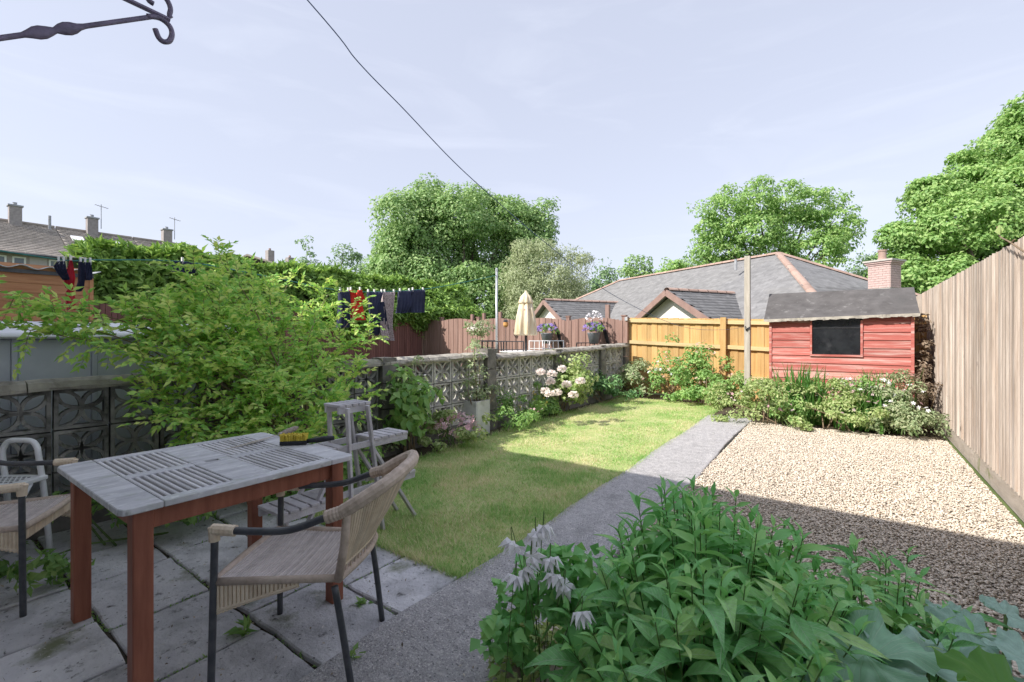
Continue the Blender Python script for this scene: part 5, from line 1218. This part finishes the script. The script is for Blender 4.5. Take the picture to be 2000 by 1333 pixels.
P_ = np.array(P_); D_ = np.array(D_); n = len(P_)
V, F = leafgeo(P_, D_, rng.uniform(.042, .078, n), rng.uniform(.02, .036, n), fold=.15, up=unit(np.array([[.62, -.25, .75]]) + rng.normal(size=(n, 3))*.42))
npmesh('foliage', V, F, M['shrub'], shr, kind='stuff'); obj('branch', br_, M['twig'], shr, kind='stuff')
# low leaves under it, along the wall foot
bush('ground_plant', 'low green foliage at the wall foot under the table', 'plant', (-3.95, 1.1, 0), (.45,.7), .42, 1700, .06, .035, M['mid'], 22, .13, seed=3)
bush('ground_plant', 'low green foliage with mauve specks behind the plant stand', 'plant', (-3.75, 2.35, 0), (.35,.45), .5, 1600, .06, .034, M['mid'], 20, .13, seed=4, fl=(('flower', 22, .03, M['purplefl']),))

# ---- bed along the wall
bush('foxglove', 'tall broad leaved green plant with pale buds between stand and wall', 'plant', gp_(800, 880), (.27,.30), 1.0, 620, .13, .075, M['mid'], 26, .14, seed=5, up=.5, fl=(('flower', 16, .04, M['whitefl']),), stems=12)
bush('climber', 'wispy pale climber against the wall beside the second pier', 'climbing plant', Vector((wall_x(3.7)+.2, 3.7, .05)), (.16,.2), 1.15, 420, .06, .03, M['pale'], 16, .12, seed=6, up=.5, stems=8)
bush('geranium', 'pink flowered geranium clump in front of the white planter', 'plant', gp_(880, 868), (.42,.36), .42, 1500, .05, .035, M['lime'], 24, .11, seed=7, fl=(('flower', 120, .062, M['pinkfl']),))
bush('wall_climber', 'sparse yellowing climber trailing on the ivied wall pier', 'climbing plant', Vector((wall_x(4.95)+.16, 4.95, .05)), (.10,.30), 1.18, 520, .055, .035, M['pale'], 26, .10, seed=8, up=.55, stems=12, fl=(('flower', 8, .04, M['whitefl']),))
bush('catmint', 'feathery green mound right of the white planter beside the lawn'.replace('right of', 'next to'), 'plant', gp_(1000, 836), (.50,.42), .42, 1700, .05, .022, M['mid'], 24, .12, seed=9, fl=(('flower', 14, .035, M['pinkfl']),))
bush('poppy', 'yellow flowered plant by the wall between planter and hydrangea', 'plant', Vector((-4.0, 6.05, .05)), (.25,.3), .48, 600, .06, .02, M['mid'], 14, .1, seed=10, fl=(('flower', 18, .04, M['yellowfl']),))
bush('hydrangea', 'pale blush hydrangea with big flower heads against the wall', 'shrub', gp_(1095, 806), (.52,.50), 1.0, 2600, .085, .05, M['lime'], 40, .17, seed=11, stems=10)
hyd = bpy.data.objects['hydrangea']
for px_, py_ in ((1056,728),(1078,731),(1075,746),(1107,752),(1133,745),(1073,770),(1088,768),(1065,765),(1120,772),(1098,722)):
    c = PD(px_, py_, 6.75 + random.uniform(-.12,.1)); u = rdir(60, -.6); flowers('flower_head', np.array(c) + u*np.array([.062,.062,.05]), .042, M['blushfl'], hyd, petals=4)
bush('aster', 'mixed mauve budded green plant at the lawn edge below the hydrangea', 'plant', gp_(1062, 815), (.3,.28), .45, 1000, .06, .025, M['mid'], 18, .1, seed=12, fl=(('flower', 18, .035, M['purplefl']),))
bush('dark_bush', 'dark green leafy bush between hydrangea and the fence corner', 'shrub', gp_(1170, 786, .12), (.62,.55), .62, 1700, .075, .04, M['dark'], 26, .16, seed=13)
# ---- roses along the golden fence
bush('rose_bush', 'pale leaved rose bush in the corner where wall meets golden fence', 'rose bush', Vector((-3.55, 9.35, gz(9))), (.52,.40), .78, 1900, .06, .04, M['pale'], 30, .15, seed=14, fl=(('flower', 22, .06, M['peachfl']),), stems=9)
bush('rose_bush', 'rose bush with white tops below the golden fence shadow', 'rose bush', Vector((-2.85, 9.4, gz(9))), (.42,.36), .92, 1500, .06, .042, M['mid'], 26, .15, seed=15, fl=(('flower', 20, .06, M['whitefl']), ('flower', 14, .06, M['peachfl'])), stems=9)
bush('rose_bush', 'tallest rose bush, reaching up before the golden fence post', 'rose bush', Vector((-2.25, 9.45, gz(9))), (.33,.32), 1.18, 1500, .065, .045, M['mid'], 28, .15, seed=16, up=.5, fl=(('flower', 10, .06, M['peachfl']),), stems=9)
bush('rose_bush', 'dense low rose bush under the fence between tallest rose and post', 'rose bush', Vector((-2.05, 9.0, gz(9))), (.48,.34), .52, 1500, .06, .04, M['mid'], 24, .13, seed=17, fl=(('flower', 16, .055, M['peachfl']),))
bush('rose_bush', 'small leafy rose bush beside the weathered clothes post', 'rose bush', Vector((-1.68, 9.25, gz(9))), (.26,.3), .62, 900, .06, .04, M['mid'], 18, .12, seed=18, fl=(('flower', 5, .05, M['peachfl']),))
# ---- bed before the shed
bush('geranium_mound', 'lime green mound at the path end with pink flowers at its foot', 'plant', Vector((-.98, 7.78, gz(8))), (.58,.46), .56, 3400, .045, .03, M['lime'], 40, .11, seed=19, fl=(('flower', 20, .045, M['pinkfl']),))
bush('geranium_mound', 'pale green mound in front of the shed window', 'plant', Vector((-.12, 7.85, gz(8))), (.62,.40), .58, 3200, .05, .026, M['lime'], 38, .11, seed=20, fl=(('flower', 14, .04, M['pinkfl']),))
bush('geranium_mound', 'low pale mound at the gravel edge beside the tall fence', 'plant', Vector((.68, 7.85, gz(8))), (.36,.34), .42, 1500, .05, .024, M['pale'], 24, .11, seed=21)
bush('pink_campion', 'dark leaved plant with pink flowers at the gravel edge below irises', 'plant', Vector((-.60, 7.60, gz(8))), (.20,.16), .36, 700, .05, .03, M['mid'], 14, .09, seed=22, fl=(('flower', 16, .05, M['pinkfl']),))
bush('daisy_plant', 'airy stems of white and pink flowers before the red planks', 'plant', Vector((.22, 8.2, gz(8))), (.52,.30), .72, 900, .05, .018, M['pale'], 22, .12, seed=23, fl=(('flower', 40, .055, M['whitefl']), ('flower', 22, .055, M['pinkfl'])), stems=16)
bush('seed_heads', 'dry brown seed heads beside the shed corner and tall fence', 'plant', Vector((.86, 8.35, gz(8))), (.16,.3), .98, 520, .05, .02, M['dead'], 22, .08, seed=24, up=.6, stems=18)
bush('ivy', 'brown withered ivy on the shed side next to the tall fence', 'ivy', Vector((.93, 8.95, gz(8))), (.05,.2), 1.5, 520, .06, .05, M['dead'], 34, .07, seed=25, up=.5, stems=8)
bush('geranium_mound', 'leafy mid green growth against the lowest red planks under the window', 'plant', Vector((-.25, 8.35, gz(8))), (.75,.26), .74, 3000, .05, .024, M['mid'], 36, .12, seed=27, fl=(('flower', 18, .05, M['whitefl']),))
bush('geranium_mound', 'tall pale growth at the shed corner by the clothes post', 'plant', Vector((-1.15, 8.3, gz(8))), (.36,.3), .60, 1700, .05, .026, M['lime'], 24, .12, seed=28, fl=(('flower', 10, .045, M['pinkfl']),))
bush('geranium_mound', 'pale spreading growth with white flowers by the seed heads', 'plant', Vector((.55, 8.15, gz(8))), (.42,.32), .68, 2200, .05, .022, M['pale'], 28, .12, seed=29, fl=(('flower', 26, .05, M['whitefl']), ('flower', 14, .05, M['pinkfl'])))
def irises(label, c, n, h, spread):
    t = empty('iris', c, label, 'plant', 'irises before the shed'); V, F = [], []
    for i in range(n):
        b = Vector(c) + Vector((random.gauss(0, spread), random.gauss(0, spread*.6), 0)); a = random.uniform(0, 6.28); hh = h*random.uniform(.65,1.1); ln = random.uniform(.05,.4)
        dr = Vector((math.cos(a), math.sin(a), 0)); sd = Vector((-dr.y, dr.x, 0)); w = random.uniform(.014,.022); k = len(V); m_ = 5
        for j in range(m_+1):
            u = j/m_; p = b + dr*ln*hh*u*u + UP*hh*(u - .12*ln*u*u*u*2); ww = w*(1-u**2.2)*.98 + .0008
            V += [tuple(p - sd*ww), tuple(p + dr*.004), tuple(p + sd*ww)]
            if j: q = k + (j-1)*3; F += [(q, q+1, q+4), (q, q+4, q+3), (q+1, q+2, q+5), (q+1, q+5, q+4)]
    npmesh('blades', V, F, M['iris'], t, kind='stuff'); return t
M['iris'] = leafmat('iris_blade', [(.07,.20,.04),(.12,.28,.06),(.18,.34,.10)], .35, .4)
irises('bright green sword leaved iris clump under the shed window edge', (-.55, 8.12, gz(8)), 130, .86, .15)
irises('loose iris leaves standing before the red planks near the tall fence', (.38, 8.22, gz(8)), 90, .82, .17)
irises('tuft of thin upright leaves rising from the pale mound by the gravel', (.15, 8.0, gz(8)), 60, .62, .22)
irises('thin iris leaves at the shed corner near the clothes post', (-.86, 8.3, gz(8)), 22, .52, .08)

# ---- leafy perennial clumps
def lance(nl=6, w=.30):
    """one leaf, unit long along +Y, arched, folded on its midrib, saw edged"""
    V, F = [], []
    prof = [0.02, .55, .95, 1.0, .72, .34, .0]
    for j in range(nl+1):
        u = j/nl; z = .10*math.sin(u*2.4) - .22*u*u; ww = w/2*prof[j] ; V += [(-ww, u, z + .09*ww/w*2*.5), (0, u, z - .02), (ww, u, z + .09*ww/w*2*.5)]
        if j: q = (j-1)*3; F += [(q, q+1, q+4), (q, q+4, q+3), (q+1, q+2, q+5), (q+1, q+5, q+4)]
    return V, F
LV, LF = lance(); LVn, LFn = np.array(LV), np.array(LF)
leaf_me = [bpy.data.meshes.new('leaf') for _ in range(3)]
for i, me in enumerate(leaf_me):
    sc = [(.92,1,1), (1.2,1,1.9), (.72,1,.5)][i]; me.from_pydata([(x*sc[0], y, z*sc[2]) for x, y, z in LV], [], LF); me.materials.append(M['clump']); me.polygons.foreach_set('use_smooth', [True]*len(me.polygons)); me.update()
def perennial(label, c, rx, ry, ns, hmin, hmax, group=None, lsz=.105, lean=.22):
    t = empty('leafy_perennial', c, label, 'plant', 'leafy perennial clumps'); sbm = MB(); lv = []
    for i in range(ns):
        a = random.uniform(0, 6.283); r = math.sqrt(random.random()); b = Vector(c) + Vector((rx*r*math.cos(a)*.62, ry*r*math.sin(a)*.62, 0))
        h = (hmin + (hmax-hmin)*random.random()**1.1) * (1 - .45*r**2.2); out_ = Vector((rx*math.cos(a), ry*math.sin(a), 0))*.46*r
        st_ = interp([b, b + UP*h*.5 + out_*.35, b + UP*h + out_], 10); sbm.tube(st_, [.0034 - .00018*k for k in range(11)], 5, cap=False)
        nl = int(13 + 15*h); ph = random.uniform(0, 6.28); vig = random.uniform(.75, 1.2)
        for k in range(nl):
            u = .15 + .85*(k/(nl-1))**.85; f = u*10; j = min(9, int(f)); p = st_[j].lerp(st_[j+1], f-j); ph += 2.4
            top = max(0, (u-.82)/.18); el = .12 + .95*top + random.gauss(0,.2); ln = lsz*vig*(1.0 - .5*top)*random.uniform(.7,1.3)*(.8 + .4*math.sin(u*3.0))
            d = Vector((math.cos(ph)*math.cos(el), math.sin(ph)*math.cos(el), math.sin(el)))
            x = d.cross(UP).normalized(); z = x.cross(d); mt = Matrix((x, d, z)).transposed() @ Matrix.Rotation(random.gauss(0,.35), 3, 'Y')
            lv.append((p, mt, ln))
    obj('stem', sbm, M['stem'], t, kind='stuff')
    E_ = Vector((0,0,EYE))
    def key(q):
        p, _, ln = q; x_, y_, d_ = proj(p); inside = -40 < x_ < 2040 and y_ < 1400
        outer = math.hypot((p.x-c[0])/rx, (p.y-c[1])/ry)*.5 + (p.z-c[2])/hmax - .35*((p.x-c[0])*-SN + (p.y-c[1])*CS)/ry
        return (0 if inside else 1, -(ln/max(.3, d_)*(.5+outer)))
    lv.sort(key=key); V, F = [], []
    for i, (p, mt, ln) in enumerate(lv):
        if i < 300: inst('leaf', leaf_me[i % 3], p, t, rot=mt.to_euler(), scale=(ln*1.05, ln, ln))
        else:
            A_ = np.array(mt); V.append((LVn*ln) @ A_.T + np.array(p)); F.append(LFn + 21*(len(V)-1))
    if V: npmesh('leaves', np.concatenate(V), np.concatenate(F), M['clump_many'], t, smooth=True, kind='stuff')
    return t
perennial('big bushy clump of pointed mid green leaves between path and gravel', (-.38, 1.66, -.02), .42, .58, 185, .64, .93, lsz=.12)
perennial('smaller pointed leaf clump growing out of the gravel beside blue green leaves', (.10, 2.12, -.01), .34, .38, 44, .40, .68, lsz=.115)
# ---- columbine with nodding white flowers
cq = Vector((-.93, 1.42, 0)); col_ = empty('columbine', cq, 'columbine with nodding white flowers over the concrete path', 'plant')
P, D, C = clumped(cq + Vector((.03,0,.28)), (.17,.20,.26), 22, .09, 620, -.6); P[:,2] = np.maximum(P[:,2], .02); V, F = leafgeo(P, D, .055, .05); npmesh('foliage', V, F, M['clump_many'], col_, kind='stuff')
def fl_mesh():
    b = MB()
    for k in range(5):
        a = 2*math.pi*k/5; ca, sa = math.cos(a), math.sin(a); r_ = lambda r, z, t=0: (r*math.cos(a+t), r*math.sin(a+t), z)
        b.add([(0,0,0), r_(.020,-.006,.55), r_(.036,-.030), r_(.020,-.006,-.55), r_(.024,.0)], [(0,1,4), (1,2,4), (2,3,4), (3,0,4)])
        b.add([r_(.003,-.002,.63), r_(.019,-.016,.30), r_(.020,-.036,.50), r_(.022,-.040,.63), r_(.020,-.036,.76), r_(.019,-.016,.96)], [(0,1,2,3), (0,3,4,5)])
    return b
fm_ = mesh('flower', fl_mesh(), M['whitefl']); stb = MB()
for px_, py_, d_ in ((1000,1058,1.62),(1062,1028,1.62),(1046,1040,1.60),(1038,1086,1.58),(1075,1090,1.58),(1008,1125,1.56),(1024,1112,1.6),(1085,1122,1.55),(1103,1142,1.55),(1136,1195,1.42)):
    p = PD(px_, py_, d_); o = inst('flower', fm_, p, col_, rot=(random.gauss(.2,.35), random.gauss(0,.35), random.uniform(0,6.28)), scale=(1.2,)*3)
    b = cq + Vector((random.gauss(.02,.05), random.gauss(0,.06), .05)); stb.tube(interp([b, b.lerp(p,.6) + UP*.06, p + UP*.045, p + UP*.005], 10), .0015, 5)
obj('stem', stb, M['stem'], col_, kind='stuff')
# ---- broad lobed blue green leaves
M['litter'] = leafmat('litter', [(.10,.075,.05),(.45,.38,.28),(.70,.66,.60)], .1, .8)
def biglf(seed):
    g = random.Random(seed); b = MB(); n_ = 72; rings_ = (.0, .3, .62, .86, 1.0); vs = []
    for j, r in enumerate(rings_):
        for k in range(n_+1):
            a = -math.pi + .30 + (2*math.pi-.60)*k/n_; lob = 1 + .16*math.cos(5*a) + .035*math.cos(17*a) + .02*math.cos(31*a) - .1*(abs(a)/math.pi)**4; q = r*(lob if j > 2 else 1 + (lob-1)*r)
            z = .16*r*r - .09*abs(math.cos(2.5*a))**6*r*(1.2-r) + .05*math.cos(5*a)*r*r - .30*max(0, r-.62)*(1 + .6*math.sin(3*a+seed)) + .05*math.sin(13*a+seed)*r*r*r
            vs.append((q*math.sin(a)*.5, q*math.cos(a)*.5, z*.95))
    fs = [(j*(n_+1)+k, j*(n_+1)+k+1, (j+1)*(n_+1)+k+1, (j+1)*(n_+1)+k) for j in range(len(rings_)-1) for k in range(n_)]
    return b.add(vs, fs)
blm = [mesh('leaf', biglf(s), M['biglead'], True) for s in range(3)]
M['brightleaf'] = leafmat('bright_lobed_leaf', [(.12,.30,.05),(.16,.36,.07)], .35, .45, by='object')
bqc = Vector((.22, 1.32, 0)); bq = empty('broad_leaf_plant', bqc, 'plant with broad lobed blue green leaves among the gravel', 'plant'); stb = MB()
RV, FV = Vector((CS, SN, 0)), Vector((-SN, CS, 0))
for i, (px_, py_, d_, sz_, ph_, bright) in enumerate(((1690,1278,1.38,.42,130,0),(1580,1345,1.28,.36,165,0),(1812,1300,1.36,.36,62,0),(1890,1238,1.5,.22,35,0),(1905,1295,1.4,.24,5,0),(1965,1352,1.14,.30,128,1),(2010,1290,1.35,.22,150,0),(1850,1202,1.6,.15,100,0),(1738,1218,1.6,.16,60,1),(1965,1200,1.62,.17,30,0))):
    p = PD(px_, py_, d_); me = blm[i % 3]; a_ = R(ph_)
    nrm = (UP - FV*(.10 + random.uniform(-.15,.2)) + RV*random.uniform(-.25,.25)).normalized(); ax = RV*math.cos(a_) + FV*math.sin(a_); ax = (ax - nrm*ax.dot(nrm)).normalized()
    o = inst('leaf', me, p, bq, rot=Matrix((ax.cross(nrm), ax, nrm)).transposed().to_euler(), scale=(sz_*.80,)*3)
    if bright: o.data = me.copy(); o.data.materials[0] = M['brightleaf']
    b = bqc + Vector((random.gauss(0,.06), random.gauss(0,.06), 0)); stb.tube(interp([b, b.lerp(p,.6) - UP*.05, p - UP*.005], 8), .006, 6)
obj('stem', stb, M['stem'], bq, kind='stuff')
bush('ground_plant', 'tangled pale ground cover at the path edge under the columbine', 'plant', gp_(1020, 1318, 0), (.20,.22), .17, 700, .04, .024, M['lime'], 16, .07, seed=31)
bush('ground_plant', 'low leafy seedling tuft in gravel behind broad blue green leaves', 'plant', Vector((.55, 1.72, 0)), (.12,.12), .22, 60, .05, .03, M['clump_many'], 8, .06, seed=32)
# weeds in the slab joints
for x, y, s, lab in ((475,1180,.10,'bright young weed sprouting between slabs under the armchair'), (478,1235,.09,'spindly weed in the slab joint near the table leg'), (690,1288,.06,'tiny weed at the slab and path joint'), (708,1180,.05,'weed tuft in the joint beside the armchair back leg'), (30,1062,.09,'small weed on mossy slabs near the white stool')):
    p = PG(x, y); t = empty('weed', p, lab, 'weed', 'weeds in the patio'); n = 16; D = rdir(n, .15); Pq = np.tile(np.array(p), (n,1)) + rng.normal(0, .012, (n,3))*np.array([1,1,.2]); V, F = leafgeo(Pq, D, s*rng.uniform(.5,1.1,n), s*.4); npmesh('foliage', V, F, M['brightleaf'] if s >= .1 else M['mid'], t, kind='stuff')
# leaf litter and grit on the slabs and path
n = 420; P = np.stack([rng.uniform(-4.5, -1.25, n), rng.uniform(.1, 2.4, n), rng.uniform(.012, .02, n)], 1); P = P[(P[:,0] < -1.85) & (P[:,1] < 1.98) | (P[:,0] > -1.75)]; n = len(P)
V, F = leafgeo(P, rdir(n, -.1)*np.array([1,1,.25]), rng.uniform(.006,.028,n), rng.uniform(.004,.012,n), droop=0); npmesh('leaf_litter', V, F, M['litter'], kind='stuff', label='pale dry flakes and bits scattered over the patio slabs', cat='leaf litter')
# twig over the tall fence
tw_ = empty('bare_twig', PXX(1990, 484, 1.02), 'thin dark twig with one bud leaning past the fence top', 'twig')
tm = MB(); tm.tube(interp([PXX(2040,515,1.03), PXX(2000,492,1.03), PXX(1972,473,1.02), PXX(1953,462,1.02), PXX(1947,443,1.01)], 14), [.006]*8+[.005]*7, 6); tm.tube([PXX(1975,475,1.02), PXX(1982,468,1.03)], .005, 5); obj('stem', tm, M['twig'], tw_)
q = PXX(1953,460,1.015); V, F = leafgeo(np.array([q, q]), np.array([[-.1,.1,1],[.1,.3,.8]]), .09, .05); npmesh('leaf', V, F, M['lime'], tw_)
# rose standard in next garden
p = PYY(937, 634, 8.9); bush('standard_rose', 'small round headed bush with pale and peach blooms in the next garden', 'rose bush', (p.x, p.y, ZT), (.30,.30), 1.42, 620, .07, .045, M['pale'], 16, .13, seed=33, up=.82, stems=4, fl=(('flower', 30, .07, M['blushfl']),), zlo=-.2)

# ---- conifer hedge
hg = empty('conifer_hedge', (-11.6, 6.5, 0), 'long clipped conifer hedge, sunlit on top, behind the washing', 'hedge')
n = 26000; y = rng.uniform(2.2, 12.5, n); f = rng.uniform(0, 1, n)
top = 3.02 + .05*np.sin(y*2.1) + .06*np.sin(y*5.3+1); sideb = f < .62
z = np.where(sideb, rng.uniform(.9, 1, n)*0 + rng.uniform(1.3, 3.05, n), top + rng.normal(0, .05, n))
bulge = .22*np.sin(y*1.9) + .13*np.sin(y*4.7+z*3) + .12*np.sin(z*5)
over = .75*np.exp(-((z-2.15)/.38)**2) * (.35 + .65*(y > 6.2))
x = np.where(sideb, -11.0 + bulge*.6 + over + rng.normal(0, .07, n), rng.uniform(-12.4, -10.95, n) + bulge*.3)
e = z > 2.75; x = np.where(sideb & e, x - (z-2.75)*.8, x)
P = np.stack([x, y, z], 1); HN = unit(np.stack([np.where(sideb, .9, .25), 0*x, np.where(sideb, .5, 1.0)], 1) + rng.normal(size=(n,3))*.3); D = np.stack([np.where(sideb, 1.0, .2) + rng.normal(0,.5,n), rng.normal(0,.6,n), np.where(sideb, .1, .9) + rng.normal(0,.45,n)], 1)
V, F = leafgeo(P, D, rng.uniform(.10,.24,n), rng.uniform(.05,.10,n), droop=.3, up=HN); npmesh('foliage', V, F, M['conifer'], hg, kind='stuff')
core = MB()
for k in range(10): yy = 2.5 + k*1.02; core.span(-12.2, -11.15, yy-.5, yy+.509, .2, 2.8)  # solid dark boxes filling the hedge behind its foliage
M['hedgecore'] = mat('hedge_core', [(.3,(.02,.03,.012)),(.7,(.05,.065,.025))], 6, bump=.8)
obj('inner_core', core, M['hedgecore'], hg)

# ---- trees beyond the gardens
def far(px_, d_): p = PD(px_, HZ, d_); return p
def ft(name, label, px_, top, wpx, d_, n, Ln, m, zc=None, **k):
    p = far(px_, d_); zt = EYE + (HZ-top)/FPX*d_; rx = wpx/FPX*d_/2; zb = k.pop('zb', .2); rz_ = (zt - zb)/2; c = (p.x, p.y, (zt+zb)/2)
    return tree(name, label, (p.x, p.y, -1.0), c, (rx, rx*k.pop('deep', .8), rz_), n, Ln, m, **k)
G_ = 'trees beyond the gardens'
p = far(912, 40); crown_tree('broadleaf_tree', 'biggest round crowned tree, full green, behind the next garden', (p.x, p.y, -1), ((812,424,56),(845,398,40),(905,428,52),(935,412,46),(1000,430,50),(1050,438,36),(780,480,48),(850,490,66),(950,495,70),(1030,480,46),(775,540,52),(850,565,66),(930,580,70),(1000,560,56),(760,520,30)), 40, 95000, .28, M['oak'], cr=.85, group=G_, trunk_r=.55)
ft('silvery_tree', 'pale silvery green tree in front of the biggest tree', 1066, 484, 205, 34, 48000, .2, M['willow'], nc=170, cr=.8, seed=42, group=G_, trunk_r=.3, zb=.2, wd=.38, zlo=-1, inner=.3, amt=.15, limbs=3)
p = far(1515, 44); crown_tree('broadleaf_tree', 'light open crowned tree rising behind the bungalow roof ridge', (p.x, p.y, -1), ((1418,412,46),(1395,455,38),(1480,400,40),(1535,392,36),(1585,400,42),(1630,430,38),(1640,470,30),(1555,450,52),(1475,455,50),(1410,490,42),(1500,500,50),(1600,490,46),(1370,500,24)), 44, 26000, .30, M['oaklight'], cr=.8, group=G_, trunk_r=.45, fill=.05, flat=.5)
p = far(1960, 25); crown_tree('broadleaf_tree', 'large tree over the tall fence, its crown cut by the picture edge', (p.x, p.y, -1), ((1965,292,52),(2045,250,70),(1890,355,52),(1985,380,72),(1815,385,42),(1870,435,58),(1765,470,40),(1830,490,56),(1940,480,72),(2060,400,90),(1775,540,46),(1870,560,60),(1985,560,70),(2120,330,90)), 25, 120000, .21, M['oaklight'], cr=.6, group=G_, trunk_r=.45, flat=.6)
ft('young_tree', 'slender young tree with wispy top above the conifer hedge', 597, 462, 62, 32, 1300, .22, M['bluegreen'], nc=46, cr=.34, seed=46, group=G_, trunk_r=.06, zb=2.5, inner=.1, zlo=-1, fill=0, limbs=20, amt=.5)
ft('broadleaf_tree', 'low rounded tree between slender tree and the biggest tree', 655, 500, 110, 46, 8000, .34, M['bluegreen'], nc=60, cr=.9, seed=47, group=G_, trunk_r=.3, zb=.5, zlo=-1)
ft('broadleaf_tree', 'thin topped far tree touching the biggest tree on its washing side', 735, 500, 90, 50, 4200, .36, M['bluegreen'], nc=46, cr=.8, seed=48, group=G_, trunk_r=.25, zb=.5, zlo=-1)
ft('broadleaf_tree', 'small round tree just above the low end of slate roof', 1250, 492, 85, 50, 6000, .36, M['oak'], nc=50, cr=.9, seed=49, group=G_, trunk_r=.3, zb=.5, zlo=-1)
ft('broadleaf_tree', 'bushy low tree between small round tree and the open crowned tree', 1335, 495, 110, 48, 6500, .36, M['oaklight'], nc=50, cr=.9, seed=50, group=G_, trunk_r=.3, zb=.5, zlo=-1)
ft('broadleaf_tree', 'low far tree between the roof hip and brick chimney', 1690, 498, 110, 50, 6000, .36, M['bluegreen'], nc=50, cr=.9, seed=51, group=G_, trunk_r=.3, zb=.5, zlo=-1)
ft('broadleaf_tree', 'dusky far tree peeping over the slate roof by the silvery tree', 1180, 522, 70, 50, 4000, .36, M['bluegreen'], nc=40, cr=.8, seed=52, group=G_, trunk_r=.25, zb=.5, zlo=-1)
hl = MB()
# far wood that closes the view between the trees: uncounted
n = 16000; a = rng.uniform(-1.15, 1.25, n); dd = rng.uniform(70, 95, n); l = a*dd
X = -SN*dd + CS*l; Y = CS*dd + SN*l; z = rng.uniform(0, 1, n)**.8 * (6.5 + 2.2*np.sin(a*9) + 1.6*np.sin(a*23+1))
P = np.stack([X, Y, z], 1); V, F = leafgeo(P, rdir(n, -.2), rng.uniform(.8,1.5,n), .8); npmesh('far_wood', V, F, M['bluegreen'], kind='stuff', label='far green wood closing the view behind all roofs and trees', cat='wood')
